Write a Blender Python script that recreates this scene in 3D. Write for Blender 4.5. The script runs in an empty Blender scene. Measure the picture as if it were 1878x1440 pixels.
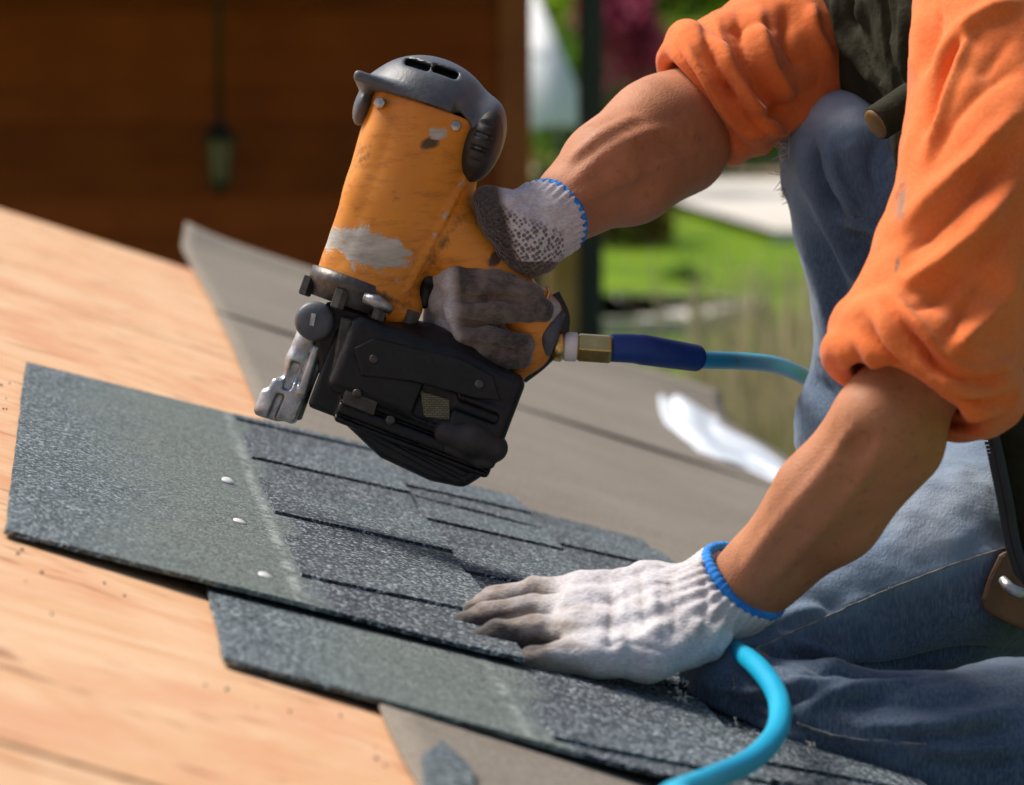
import bpy, bmesh, math, random
import numpy as np
from mathutils import Vector, Matrix

# ------------------------------------------------------------------ camera, sky, sun, exposure
sc = bpy.context.scene
FPX = 5900.0                      # focal length in photograph pixels (1878 px wide)
PHI = math.atan(685 / FPX)
PSI = math.atan(814 / FPX * math.cos(PHI))
CR = np.array([math.cos(PSI), -math.sin(PSI), 0.0])
CF = np.array([math.sin(PSI) * math.cos(PHI), math.cos(PSI) * math.cos(PHI), -math.sin(PHI)])
CU = np.cross(CR, CF)
cam = bpy.data.objects.new("camera", bpy.data.cameras.new("camera"))
sc.collection.objects.link(cam)
cam.matrix_world = Matrix(((CR[0], CU[0], -CF[0], 0), (CR[1], CU[1], -CF[1], 0), (CR[2], CU[2], -CF[2], 0), (0, 0, 0, 1)))
cam.data.sensor_width = 36.0
cam.data.sensor_fit = 'HORIZONTAL'
cam.data.lens = 36.0 * FPX / 1878.0
cam.data.clip_start = 0.05
cam.data.clip_end = 2000.0
cam.data.dof.use_dof = True
cam.data.dof.focus_distance = 2.36
cam.data.dof.aperture_fstop = 7.6
sc.camera = cam

SUN_DIR = np.array([-0.47, 0.38, 0.80]); SUN_DIR /= np.linalg.norm(SUN_DIR)   # towards the sun
w = bpy.data.worlds.new("World"); sc.world = w; w.use_nodes = True
wn = w.node_tree.nodes; wl = w.node_tree.links
sky = wn.new('ShaderNodeTexSky'); sky.sky_type = 'NISHITA'; sky.sun_disc = False
sky.sun_elevation = math.asin(SUN_DIR[2])
sky.sun_rotation = math.atan2(SUN_DIR[0], SUN_DIR[1])
sky.air_density = 1.3; sky.dust_density = 3.0; sky.ozone_density = 1.0
wn['Background'].inputs[1].default_value = 0.078
wl.new(sky.outputs[0], wn['Background'].inputs[0])
sun = bpy.data.objects.new("sun", bpy.data.lights.new("sun", 'SUN'))
sun.data.energy = 3.7; sun.data.angle = math.radians(24); sun.data.color = (1.0, 0.93, 0.84)
sun.rotation_euler = Vector(SUN_DIR).to_track_quat('Z', 'Y').to_euler()
sc.collection.objects.link(sun)
sc.view_settings.view_transform = 'Standard'
sc.view_settings.look = 'None'
sc.view_settings.exposure = 0.50
sc.view_settings.gamma = 1.0
sc.view_settings.use_curve_mapping = False

# ------------------------------------------------------------------ helpers
random.seed(7); rng = np.random.default_rng(7)
ORIG = {}

def ray(px, py):
    return CF + (px - 939.0) / FPX * CR + (720.0 - py) / FPX * CU

def P(px, py, d):
    return ray(px, py) * d

def toPix(p):
    p = np.asarray(p); d = p @ CF
    return 939 + FPX * (p @ CR) / d, 720 - FPX * (p @ CU) / d

CZ = -0.33525
RN = np.array([1 / 3.0, 0, 1.0]); RN /= np.linalg.norm(RN)
RA = np.array([RN[2], 0, -RN[0]])           # down the slope
R0 = np.array([0, 0, CZ])

def roof(a, y, h=0.0):
    return R0 + RA * a + np.array([0, y, 0]) + RN * h

def roofpix(px, py, h=0.0):
    d = ray(px, py)
    t = ((R0 + RN * h) @ RN) / (d @ RN)
    return d * t

def empty(name, loc, label=None, cat=None, group=None):
    o = bpy.data.objects.new(name, None); sc.collection.objects.link(o)
    o.location = loc; ORIG[o] = np.array(loc, float); o.empty_display_size = 0.05
    tag(o, label, cat, group)
    return o

def tag(o, label=None, cat=None, group=None, kind=None):
    if label: o['label'] = label
    if cat: o['category'] = cat
    if group: o['group'] = group
    if kind: o['kind'] = kind
    return o

def mk(name, V, Fc, mat, parent=None, smooth=True, attrs=None, loc=None):
    """one mesh object; V in world coordinates"""
    V = np.asarray(V, float)
    if parent is not None:
        org = ORIG[parent]
    elif loc is not None:
        org = np.array(loc, float)
    else:
        org = np.zeros(3)
    me = bpy.data.meshes.new(name)
    W = V - org
    if isinstance(Fc, np.ndarray) and Fc.ndim == 2:
        n, k = Fc.shape
        me.vertices.add(len(W)); me.vertices.foreach_set('co', W.ravel())
        me.loops.add(n * k); me.loops.foreach_set('vertex_index', Fc.astype(np.int32).ravel())
        me.polygons.add(n); me.polygons.foreach_set('loop_start', np.arange(0, n * k, k, dtype=np.int32))
        me.update(calc_edges=True)
    else:
        me.from_pydata(W.tolist(), [], [list(map(int, f)) for f in Fc]); me.update()
    if smooth:
        me.polygons.foreach_set('use_smooth', np.ones(len(me.polygons), bool))
    if attrs:
        for an, av in attrs.items():
            at = me.attributes.new(an, 'FLOAT', 'POINT'); at.data.foreach_set('value', np.asarray(av, np.float32))
    me.materials.append(mat)
    o = bpy.data.objects.new(name, me); sc.collection.objects.link(o)
    o.parent = parent
    ORIG[o] = org
    if parent is None:
        o.location = org
    return o

def bevel(o, wd, seg=2, ang=40):
    m = o.modifiers.new('bevel', 'BEVEL'); m.width = wd; m.segments = seg; m.limit_method = 'ANGLE'; m.angle_limit = math.radians(ang)
    return o

def box_vf(c, ax, ay, az):
    c, ax, ay, az = map(np.asarray, (c, ax, ay, az))
    V = [c + sx * ax + sy * ay + sz * az for sx in (-1, 1) for sy in (-1, 1) for sz in (-1, 1)]
    Fc = [(0, 1, 3, 2), (4, 6, 7, 5), (0, 4, 5, 1), (2, 3, 7, 6), (0, 2, 6, 4), (1, 5, 7, 3)]
    return V, Fc

def prism_vf(base, top):
    n = len(base); V = list(base) + list(top)
    Fc = [list(range(n))[::-1], list(range(n, 2 * n))] + [[i, (i + 1) % n, n + (i + 1) % n, n + i] for i in range(n)]
    return V, Fc

def frame_of(d):
    d = np.asarray(d, float); d = d / np.linalg.norm(d)
    a = np.array([0, 0, 1.0]) if abs(d[2]) < 0.9 else np.array([1.0, 0, 0])
    x = np.cross(a, d); x /= np.linalg.norm(x); y = np.cross(d, x)
    return x, y, d

def catmull(pts, n):
    pts = np.asarray(pts, float)
    p = np.vstack([2 * pts[0] - pts[1], pts, 2 * pts[-1] - pts[-2]])
    out = []
    for i in range(len(pts) - 1):
        p0, p1, p2, p3 = p[i:i + 4]
        for t in np.linspace(0, 1, n, endpoint=False):
            out.append(0.5 * ((2 * p1) + (-p0 + p2) * t + (2 * p0 - 5 * p1 + 4 * p2 - p3) * t * t + (-p0 + 3 * p1 - 3 * p2 + p3) * t ** 3))
    out.append(pts[-1])
    return np.array(out)

def tube_vf(pts, rad, n=12):
    pts = np.asarray(pts, float); m = len(pts)
    rad = np.broadcast_to(np.asarray(rad, float), (m,))
    T = np.gradient(pts, axis=0); T /= np.linalg.norm(T, axis=1)[:, None]
    x, y, _ = frame_of(T[0])
    V = []
    for i in range(m):
        x = x - T[i] * (x @ T[i]); x /= np.linalg.norm(x); y = np.cross(T[i], x)
        for k in range(n):
            a = 2 * math.pi * k / n
            V.append(pts[i] + rad[i] * (math.cos(a) * x + math.sin(a) * y))
    Fc = [[i * n + k, i * n + (k + 1) % n, (i + 1) * n + (k + 1) % n, (i + 1) * n + k] for i in range(m - 1) for k in range(n)]
    Fc += [list(range(n))[::-1], list(range((m - 1) * n, m * n))]
    return V, Fc

def lathe_vf(p0, axis, prof, n=24):
    """prof: list of (along, radius)"""
    x, y, d = frame_of(axis)
    p0 = np.asarray(p0, float); V = []
    for (t, r_) in prof:
        for k in range(n):
            a = 2 * math.pi * k / n
            V.append(p0 + d * t + r_ * (math.cos(a) * x + math.sin(a) * y))
    m = len(prof)
    Fc = [[i * n + k, i * n + (k + 1) % n, (i + 1) * n + (k + 1) % n, (i + 1) * n + k] for i in range(m - 1) for k in range(n)]
    Fc += [list(range(n))[::-1], list(range((m - 1) * n, m * n))]
    return V, Fc

def fourier_noise(V, scale, seed, n=22, aniso=None, ridged=False):
    r_ = np.random.default_rng(seed)
    K = r_.normal(size=(n, 3)); K /= np.linalg.norm(K, axis=1)[:, None]
    K *= (2 * math.pi / scale) * r_.uniform(0.5, 1.5, (n, 1))
    if aniso is not None:
        K = K * np.asarray(aniso)
    ph = r_.uniform(0, 2 * math.pi, n)
    s = np.sin(V @ K.T + ph)
    if ridged:
        s = 1 - 2 * np.abs(s)
    return s.sum(1) / math.sqrt(n / 2.0)

# ---- signed distance sculpting on a grid, meshed with surface nets
class Field:
    def __init__(self, lo, hi, res, fine=None, fres=None):
        lo = np.asarray(lo, float); hi = np.asarray(hi, float)
        self.ax = []
        for i in range(3):
            if fine is None:
                a = np.arange(lo[i], hi[i] + res, res)
            else:
                a = [lo[i]]
                while a[-1] < hi[i]:
                    a.append(a[-1] + (fres if fine[0][i] <= a[-1] <= fine[1][i] else res))
                a = np.array(a)
            self.ax.append(a.astype(np.float32))
        self.res = fres or res
        self.v = np.full([len(a) for a in self.ax], 1.0, np.float32)

    def block(self, lo, hi):
        s = []
        for i in range(3):
            s.append(slice(max(0, int(np.searchsorted(self.ax[i], lo[i])) - 1), min(len(self.ax[i]), int(np.searchsorted(self.ax[i], hi[i])) + 1)))
        return tuple(s)

    def grids(self, s):
        return (self.ax[0][s[0]][:, None, None], self.ax[1][s[1]][None, :, None], self.ax[2][s[2]][None, None, :])

    def merge(self, s, b, k, sub=False):
        a = self.v[s]
        if sub:
            b = -b
            h = np.maximum(k - np.abs(a - b), 0) / k if k > 0 else 0
            self.v[s] = np.maximum(a, b) + h * h * k * 0.25
        else:
            h = np.maximum(k - np.abs(a - b), 0) / k if k > 0 else 0
            self.v[s] = np.minimum(a, b) - h * h * k * 0.25

    def cone(self, p0, r0, p1, r1, k=0.0, sub=False):
        p0 = np.asarray(p0, float); p1 = np.asarray(p1, float)
        m = max(r0, r1) + max(k, 0.0) + 4 * self.res
        s = self.block(np.minimum(p0, p1) - m, np.maximum(p0, p1) + m)
        if any(q.stop <= q.start for q in s): return
        X, Y, Z = self.grids(s)
        d = p1 - p0; L = float(d @ d) + 1e-12
        t = np.clip(((X - p0[0]) * d[0] + (Y - p0[1]) * d[1] + (Z - p0[2]) * d[2]) / L, 0, 1).astype(np.float32)
        b = np.sqrt((X - p0[0] - t * d[0]) ** 2 + (Y - p0[1] - t * d[1]) ** 2 + (Z - p0[2] - t * d[2]) ** 2) - (r0 + t * (r1 - r0))
        self.merge(s, b.astype(np.float32), k, sub)

    def chain(self, pts, k=0.01, link=0.004, sub=False):
        """pts: list of (pos, radius)"""
        for (a, ra), (b, rb) in zip(pts[:-1], pts[1:]):
            self.cone(a, ra, b, rb, k, sub)

    def ellipsoid(self, c, ax, ay, az, k=0.0, sub=False):
        c = np.asarray(c, float)
        M = np.array([ax, ay, az], float); L = np.linalg.norm(M, axis=1); U = M / L[:, None]
        m = L.max() + max(k, 0) + 4 * self.res
        s = self.block(c - m, c + m); X, Y, Z = self.grids(s)
        q = [((X - c[0]) * U[i, 0] + (Y - c[1]) * U[i, 1] + (Z - c[2]) * U[i, 2]) / L[i] for i in range(3)]
        rr = np.sqrt(q[0] ** 2 + q[1] ** 2 + q[2] ** 2)
        b = (rr - 1) * L.min()
        self.merge(s, b.astype(np.float32), k, sub)

    def rbox(self, c, ax, ay, az, rad, k=0.0, sub=False):
        c = np.asarray(c, float)
        M = np.array([ax, ay, az], float); L = np.linalg.norm(M, axis=1); U = M / L[:, None]
        m = np.linalg.norm(L) + rad + max(k, 0) + 4 * self.res
        s = self.block(c - m, c + m); X, Y, Z = self.grids(s)
        q = [np.abs((X - c[0]) * U[i, 0] + (Y - c[1]) * U[i, 1] + (Z - c[2]) * U[i, 2]) - (L[i] - rad) for i in range(3)]
        b = np.sqrt(sum(np.maximum(qq, 0) ** 2 for qq in q)) + np.minimum(np.maximum(np.maximum(q[0], q[1]), q[2]), 0) - rad
        self.merge(s, b.astype(np.float32), k, sub)

    def cutplane(self, p, n, k=0.0):
        """keep the side n points to"""
        X, Y, Z = self.grids((slice(None),) * 3)
        b = -((X - p[0]) * n[0] + (Y - p[1]) * n[1] + (Z - p[2]) * n[2])
        self.v = np.maximum(self.v, b.astype(np.float32))

    def sample(self, Q):
        Q = np.atleast_2d(Q); out = np.zeros(len(Q)); idx = []; fr = []
        for i in range(3):
            a = self.ax[i]; j = np.clip(np.searchsorted(a, Q[:, i]) - 1, 0, len(a) - 2)
            idx.append(j); fr.append(np.clip((Q[:, i] - a[j]) / (a[j + 1] - a[j]), 0, 1))
        for dx in (0, 1):
            for dy in (0, 1):
                for dz in (0, 1):
                    wgt = (fr[0] if dx else 1 - fr[0]) * (fr[1] if dy else 1 - fr[1]) * (fr[2] if dz else 1 - fr[2])
                    out += wgt * self.v[idx[0] + dx, idx[1] + dy, idx[2] + dz]
        return out

    def hit(self, px, py, d0, d1):
        ds = np.arange(d0, d1, self.res * 0.5)
        Q = ray(px, py)[None] * ds[:, None]
        v = self.sample(Q)
        neg = np.nonzero(v < 0)[0]
        i = neg[0] if len(neg) else int(np.argmin(v))
        p = Q[i]; e = self.res
        g = np.array([self.sample(p + np.eye(3)[j] * e)[0] - self.sample(p - np.eye(3)[j] * e)[0] for j in range(3)])
        n = g / (np.linalg.norm(g) + 1e-9)
        return p, n

    def fold(self, pts, rpx, h, d0, d1, k=0.012, n=5, sub=False, taper=True):
        """a cloth fold drawn along pixel points on the front surface; h = height in metres"""
        c = catmull(np.array(pts, float), n); m = len(c); L = []
        for i, (px, py) in enumerate(c):
            p, nn = self.hit(px, py, d0, d1)
            r_ = rpx * (p @ CF) / FPX
            e = math.sin(math.pi * min(1, max(0, (i + 0.6) / m))) ** 0.6 if taper else 1.0
            hh = h * e
            L.append((p - nn * (r_ - hh) if not sub else p + nn * (r_ - hh), r_))
        self.chain(L, k, sub=sub)

    def mesh(self):
        v = self.v; s = v < 0
        c = np.zeros([n - 1 for n in v.shape], np.uint8)
        for dx in (0, 1):
            for dy in (0, 1):
                for dz in (0, 1):
                    c += s[dx:dx + c.shape[0], dy:dy + c.shape[1], dz:dz + c.shape[2]]
        act = (c > 0) & (c < 8)
        I = np.argwhere(act); N = len(I)
        lut = np.full(c.shape, -1, np.int32); lut[act] = np.arange(N, dtype=np.int32)
        acc = np.zeros((N, 3)); cnt = np.zeros(N)
        corners = [(0, 0, 0), (1, 0, 0), (0, 1, 0), (1, 1, 0), (0, 0, 1), (1, 0, 1), (0, 1, 1), (1, 1, 1)]
        for a in corners:
            for axis in range(3):
                if a[axis]: continue
                b = list(a); b[axis] = 1
                ia = I + np.array(a); ib = I + np.array(b)
                va = v[ia[:, 0], ia[:, 1], ia[:, 2]]; vb = v[ib[:, 0], ib[:, 1], ib[:, 2]]
                cr = (va < 0) != (vb < 0)
                t = np.where(cr, va / np.where(va == vb, 1, va - vb), 0)
                pa = np.stack([self.ax[j][ia[:, j]] for j in range(3)], 1); pb = np.stack([self.ax[j][ib[:, j]] for j in range(3)], 1)
                acc += np.where(cr[:, None], pa + t[:, None] * (pb - pa), 0); cnt += cr
        V = acc / cnt[:, None]
        quads = []
        for axis in range(3):
            sl0 = [slice(None)] * 3; sl1 = [slice(None)] * 3
            sl0[axis] = slice(0, -1); sl1[axis] = slice(1, None)
            A = s[tuple(sl0)]; B = s[tuple(sl1)]
            E_ = np.argwhere(A != B)
            o1, o2 = [(1, 2), (2, 0), (0, 1)][axis]
            ok = (E_[:, o1] > 0) & (E_[:, o2] > 0) & (E_[:, o1] < v.shape[o1] - 1) & (E_[:, o2] < v.shape[o2] - 1)
            E_ = E_[ok]
            inside = A[E_[:, 0], E_[:, 1], E_[:, 2]]
            def g(d1, d2):
                q = E_.copy(); q[:, o1] += d1; q[:, o2] += d2
                return lut[q[:, 0], q[:, 1], q[:, 2]]
            Q = np.stack([g(-1, -1), g(0, -1), g(0, 0), g(-1, 0)], 1)
            Q[~inside] = Q[~inside][:, ::-1]
            quads.append(Q)
        Q = np.vstack(quads)
        return V, Q

def smooth_mesh(V, Q, it=2, lam=0.5):
    E_ = np.vstack([Q[:, [0, 1]], Q[:, [1, 2]], Q[:, [2, 3]], Q[:, [3, 0]]])
    a = np.concatenate([E_[:, 0], E_[:, 1]]); b = np.concatenate([E_[:, 1], E_[:, 0]])
    deg = np.bincount(a, minlength=len(V)).astype(float); deg[deg == 0] = 1
    for _ in range(it):
        for l_ in (lam, -lam * 0.94):
            M = np.stack([np.bincount(a, V[b, j], len(V)) for j in range(3)], 1) / deg[:, None]
            V = V + l_ * (M - V)
    return V

def vnormals(V, Q):
    n = np.cross(V[Q[:, 2]] - V[Q[:, 0]], V[Q[:, 3]] - V[Q[:, 1]])
    N = np.zeros_like(V)
    for j in range(4):
        for c in range(3):
            N[:, c] += np.bincount(Q[:, j], n[:, c], len(V))
    return N / (np.linalg.norm(N, axis=1)[:, None] + 1e-12)

def pxr(px, py, d, rp):
    return (P(px, py, d), rp * d / FPX)

def chainpx(F_, pts, k):
    F_.chain([pxr(*q) for q in pts], k)

def segdist2(px, py, pts):
    """distance in pixels from points to a polyline (pixel space)"""
    best = np.full(px.shape, 1e9)
    for (x0, y0), (x1, y1) in zip(pts[:-1], pts[1:]):
        dx, dy = x1 - x0, y1 - y0; L = dx * dx + dy * dy + 1e-9
        t = np.clip(((px - x0) * dx + (py - y0) * dy) / L, 0, 1)
        best = np.minimum(best, np.hypot(px - x0 - t * dx, py - y0 - t * dy))
    return best

def dispfolds(V, N, folds, d0, d1, hs=1.0, ws=1.0):
    """cloth folds drawn as pixel curves, pushed along the surface normal: (+h) ridge, (-h) crease"""
    px, py = toPix(V); dep = V @ CF
    face = np.clip((0.35 - N @ CF) / 0.5, 0, 1) * (dep > d0) * (dep < d1)
    D = np.zeros(len(V))
    for pts, w_, h in folds:
        c = catmull(np.array(pts, float), 8); lo_ = c.min(0) - 4 * w_ * ws; hi_ = c.max(0) + 4 * w_ * ws
        I = np.nonzero((px > lo_[0]) & (px < hi_[0]) & (py > lo_[1]) & (py < hi_[1]) & (face > 0))[0]
        if not len(I): continue
        x, y = px[I], py[I]; best = np.full(len(I), 1e9); tt = np.zeros(len(I)); sd_ = np.zeros(len(I)); m = len(c) - 1
        for k in range(m):
            x0, y0 = c[k]; dx, dy = c[k + 1] - c[k]; L = dx * dx + dy * dy + 1e-9
            t = np.clip(((x - x0) * dx + (y - y0) * dy) / L, 0, 1)
            d = np.hypot(x - x0 - t * dx, y - y0 - t * dy); u_ = d < best
            best[u_] = d[u_]; tt[u_] = (k + t[u_]) / m; sd_[u_] = np.sign((x - x0) * dy - (y - y0) * dx)[u_]
        tp = np.clip(np.sin(math.pi * np.clip(tt, 0.0, 1.0)) * 1.3 + 0.12, 0, 1) * np.exp(-np.maximum(0, best / (2.6 * w_ * ws)) ** 4)
        q = best / (w_ * ws)
        if h > 0: prof = np.exp(-(q * np.where(sd_ > 0, 1.25, 0.75)) ** 2)
        else: prof = np.exp(-np.sqrt(q * q + 0.04) * 1.15 + 0.2)
        D[I] += h * hs * tp * prof * face[I]
    return D

# ------------------------------------------------------------------ materials
class NT:
    def __init__(self, name):
        self.m = bpy.data.materials.new(name); self.m.use_nodes = True
        self.t = self.m.node_tree; self.b = self.t.nodes['Principled BSDF']
        self.tc = self.t.nodes.new('ShaderNodeTexCoord')
    def n(self, typ, **kw):
        x = self.t.nodes.new(typ)
        for k_, v_ in kw.items(): setattr(x, k_, v_)
        return x
    def l(self, a, b): self.t.links.new(a, b)
    def co(self, scale=(1, 1, 1), rot=(0, 0, 0)):
        mp = self.n('ShaderNodeMapping'); mp.inputs['Scale'].default_value = scale; mp.inputs['Rotation'].default_value = rot
        self.l(self.tc.outputs['Object'], mp.inputs['Vector']); return mp.outputs[0]
    def noise(self, scale, detail=4, rough=0.55, co=None, dist=0.0):
        x = self.n('ShaderNodeTexNoise'); x.inputs['Scale'].default_value = scale; x.inputs['Detail'].default_value = detail
        x.inputs['Roughness'].default_value = rough; x.inputs['Distortion'].default_value = dist
        self.l(co if co is not None else self.tc.outputs['Object'], x.inputs['Vector']); return x.outputs[0]
    def vor(self, scale, co=None, feat='F1', out=0):
        x = self.n('ShaderNodeTexVoronoi'); x.feature = feat; x.inputs['Scale'].default_value = scale
        self.l(co if co is not None else self.tc.outputs['Object'], x.inputs['Vector']); return x.outputs[out]
    def ramp(self, src, stops, interp='LINEAR'):
        x = self.n('ShaderNodeValToRGB'); x.color_ramp.interpolation = interp
        e = x.color_ramp.elements
        while len(e) < len(stops): e.new(0.5)
        for i, (p_, c_) in enumerate(stops):
            e[i].position = p_; e[i].color = (*c_, 1) if not np.isscalar(c_) else (c_, c_, c_, 1)
        self.l(src, x.inputs[0]); return x.outputs[0]
    def mix(self, fac, a, b, mode='MIX'):
        x = self.n('ShaderNodeMix'); x.data_type = 'RGBA'; x.blend_type = mode
        for sock, val in ((x.inputs[0], fac), (x.inputs[6], a), (x.inputs[7], b)):
            if isinstance(val, (int, float)): sock.default_value = val
            elif isinstance(val, tuple): sock.default_value = (*val, 1)
            else: self.l(val, sock)
        return x.outputs[2]
    def math(self, op, a, b=None, c=None):
        x = self.n('ShaderNodeMath'); x.operation = op
        for i, val in enumerate((a, b, c)):
            if val is None: continue
            if isinstance(val, (int, float)): x.inputs[i].default_value = val
            else: self.l(val, x.inputs[i])
        return x.outputs[0]
    def attr(self, name):
        x = self.n('ShaderNodeAttribute'); x.attribute_name = name; return x.outputs['Fac']
    def sep(self, co=None):
        x = self.n('ShaderNodeSeparateXYZ'); self.l(co if co is not None else self.tc.outputs['Object'], x.inputs[0]); return x.outputs
    def color(self, c):
        if isinstance(c, tuple): self.b.inputs['Base Color'].default_value = (*c, 1)
        else: self.l(c, self.b.inputs['Base Color'])
    def rough(self, r_):
        if isinstance(r_, (int, float)): self.b.inputs['Roughness'].default_value = r_
        else: self.l(r_, self.b.inputs['Roughness'])
    def bump(self, h, dist=0.001, strength=1.0, prev=None):
        x = self.n('ShaderNodeBump'); x.inputs['Distance'].default_value = dist; x.inputs['Strength'].default_value = strength
        self.l(h, x.inputs['Height'])
        if prev is not None: self.l(prev, x.inputs['Normal'])
        self.l(x.outputs[0], self.b.inputs['Normal']); return x.outputs[0]
    def spec(self, s): self.b.inputs['Specular IOR Level'].default_value = s; return self
    def metal(self, v_): self.b.inputs['Metallic'].default_value = v_; return self

def simple(name, c1, c2, scale=40, rough=0.6, bumps=300, bd=0.0003, metal=0.0, spec=0.5, lo=0.35, hi=0.65, detail=5):
    t = NT(name)
    nz = t.noise(scale, detail, 0.6)
    f = t.ramp(nz, [(lo, 0.0), (hi, 1.0)])
    t.color(t.mix(f, c1, c2))
    t.rough(t.math('ADD', t.math('MULTIPLY', nz, 0.25), rough - 0.12))
    if bd > 0: t.bump(t.noise(bumps, 3, 0.6), bd, 0.8)
    t.metal(metal).spec(spec)
    return t.m

# plywood: pale rotary-cut veneer, grain runs down the slope (x)
def plywood(name, shift):
    t = NT(name)
    mp = t.n('ShaderNodeMapping'); mp.inputs['Location'].default_value = (shift, shift * 2.3, 0); mp.inputs['Rotation'].default_value = (0, math.radians(-18.4), 0)
    t.l(t.tc.outputs['Object'], mp.inputs['Vector'])
    st = t.n('ShaderNodeMapping'); st.inputs['Scale'].default_value = (3.0, 5.5, 3.0); t.l(mp.outputs[0], st.inputs['Vector'])
    big = t.noise(2.6, 5, 0.62, st.outputs[0], 1.6)
    st2 = t.n('ShaderNodeMapping'); st2.inputs['Scale'].default_value = (9.0, 60.0, 9.0); t.l(mp.outputs[0], st2.inputs['Vector'])
    fine = t.noise(4.0, 5, 0.65, st2.outputs[0], 0.3)
    c = t.ramp(big, [(0.28, (0.65, 0.345, 0.17)), (0.43, (0.70, 0.415, 0.23)), (0.57, (0.74, 0.475, 0.285)), (0.72, (0.77, 0.53, 0.345))])
    c = t.mix(t.ramp(fine, [(0.35, 0.0), (0.75, 0.22)]), c, (0.58, 0.29, 0.13))
    st3 = t.n('ShaderNodeMapping'); st3.inputs['Scale'].default_value = (20.0, 44.0, 20.0); t.l(mp.outputs[0], st3.inputs['Vector'])
    spots = t.noise(1.0, 2, 0.4, st3.outputs[0])
    c = t.mix(t.ramp(spots, [(0.63, 0.0), (0.72, 0.70)]), c, (0.28, 0.11, 0.055))
    blot = t.noise(7.5, 4, 0.6, mp.outputs[0])
    c = t.mix(t.ramp(blot, [(0.48, 0.0), (0.66, 0.60)]), c, (0.64, 0.285, 0.15))
    ch = t.noise(260, 2, 0.5, mp.outputs[0])
    c = t.mix(t.ramp(ch, [(0.72, 0.0), (0.78, 0.6)]), c, (0.25, 0.13, 0.07))
    t.color(c); t.rough(0.72); t.spec(0.25)
    t.bump(t.math('ADD', fine, t.math('MULTIPLY', big, 0.7)), 0.0012, 0.6)
    return t.m
def plyedge():
    t = NT('plywood_edge_grain')
    s3 = t.n('ShaderNodeMapping'); s3.inputs['Scale'].default_value = (3, 3, 260); t.l(t.tc.outputs['Object'], s3.inputs['Vector'])
    t.color(t.ramp(t.noise(1.0, 2, 0.5, s3.outputs[0]), [(0.35, (0.30, 0.14, 0.06)), (0.65, (0.62, 0.36, 0.18))])); t.rough(0.8)
    return t.m

# asphalt shingle granules; attribute u = 0 at the upper edge, 1 at the lower edge
def shingle_mat(name, dark=1.0, seed=0.0, tooth=False):
    t = NT(name)
    mp = t.n('ShaderNodeMapping'); mp.inputs['Location'].default_value = (seed, seed * 1.7, seed * 0.3); t.l(t.tc.outputs['Object'], mp.inputs['Vector']); co = mp.outputs[0]
    g = t.vor(520, co, out=1)                      # random colour per granule
    gs = t.n('ShaderNodeSeparateColor'); t.l(g, gs.inputs[0])
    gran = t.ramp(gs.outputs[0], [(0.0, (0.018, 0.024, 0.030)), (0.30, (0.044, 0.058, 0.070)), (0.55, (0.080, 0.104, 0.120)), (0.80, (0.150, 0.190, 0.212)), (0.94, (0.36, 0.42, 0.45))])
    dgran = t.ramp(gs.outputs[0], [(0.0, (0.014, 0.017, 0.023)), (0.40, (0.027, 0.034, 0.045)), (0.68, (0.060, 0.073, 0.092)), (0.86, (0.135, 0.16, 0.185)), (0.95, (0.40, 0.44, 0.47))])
    patch = t.noise(9.0, 4, 0.6, co)
    u = t.attr('u')
    dust = t.mix(t.ramp(gs.outputs[1], [(0.2, 0.0), (0.9, 1.0)]), (0.072, 0.090, 0.084), (0.205, 0.238, 0.212))
    if tooth:
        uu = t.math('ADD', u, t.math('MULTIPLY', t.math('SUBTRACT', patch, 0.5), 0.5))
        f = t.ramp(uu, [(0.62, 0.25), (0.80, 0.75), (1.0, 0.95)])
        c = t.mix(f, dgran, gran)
    else:
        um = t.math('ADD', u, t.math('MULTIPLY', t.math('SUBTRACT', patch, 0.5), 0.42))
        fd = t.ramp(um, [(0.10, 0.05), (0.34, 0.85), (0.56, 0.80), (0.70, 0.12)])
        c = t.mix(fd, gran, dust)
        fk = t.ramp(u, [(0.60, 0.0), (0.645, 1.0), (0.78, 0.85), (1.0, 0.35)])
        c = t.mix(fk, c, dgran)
    st = t.n('ShaderNodeMapping'); st.inputs['Scale'].default_value = (1.5, 14, 1.5); t.l(co, st.inputs['Vector'])
    streak = t.noise(4.0, 4, 0.6, st.outputs[0])
    c = t.mix(t.ramp(streak, [(0.5, 0.0), (0.75, 0.40)]), c, (0.045, 0.052, 0.06))
    cl = t.attr('chalk')
    nz = t.noise(60, 4, 0.7, co)
    c = t.mix(t.math('MULTIPLY', cl, t.ramp(nz, [(0.42, 0.0), (0.60, 0.70)])), c, (0.42, 0.47, 0.45))
    c = t.mix(1.0 - dark, c, (0.01, 0.01, 0.012))
    t.color(c); t.rough(0.88); t.spec(0.3)
    hb = t.math('SUBTRACT', 1.0, t.vor(520, co))
    b1 = t.bump(hb, 0.0007, 0.8)
    t.bump(t.noise(22, 4, 0.6, co), 0.002, 0.5, b1)
    return t.m

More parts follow.
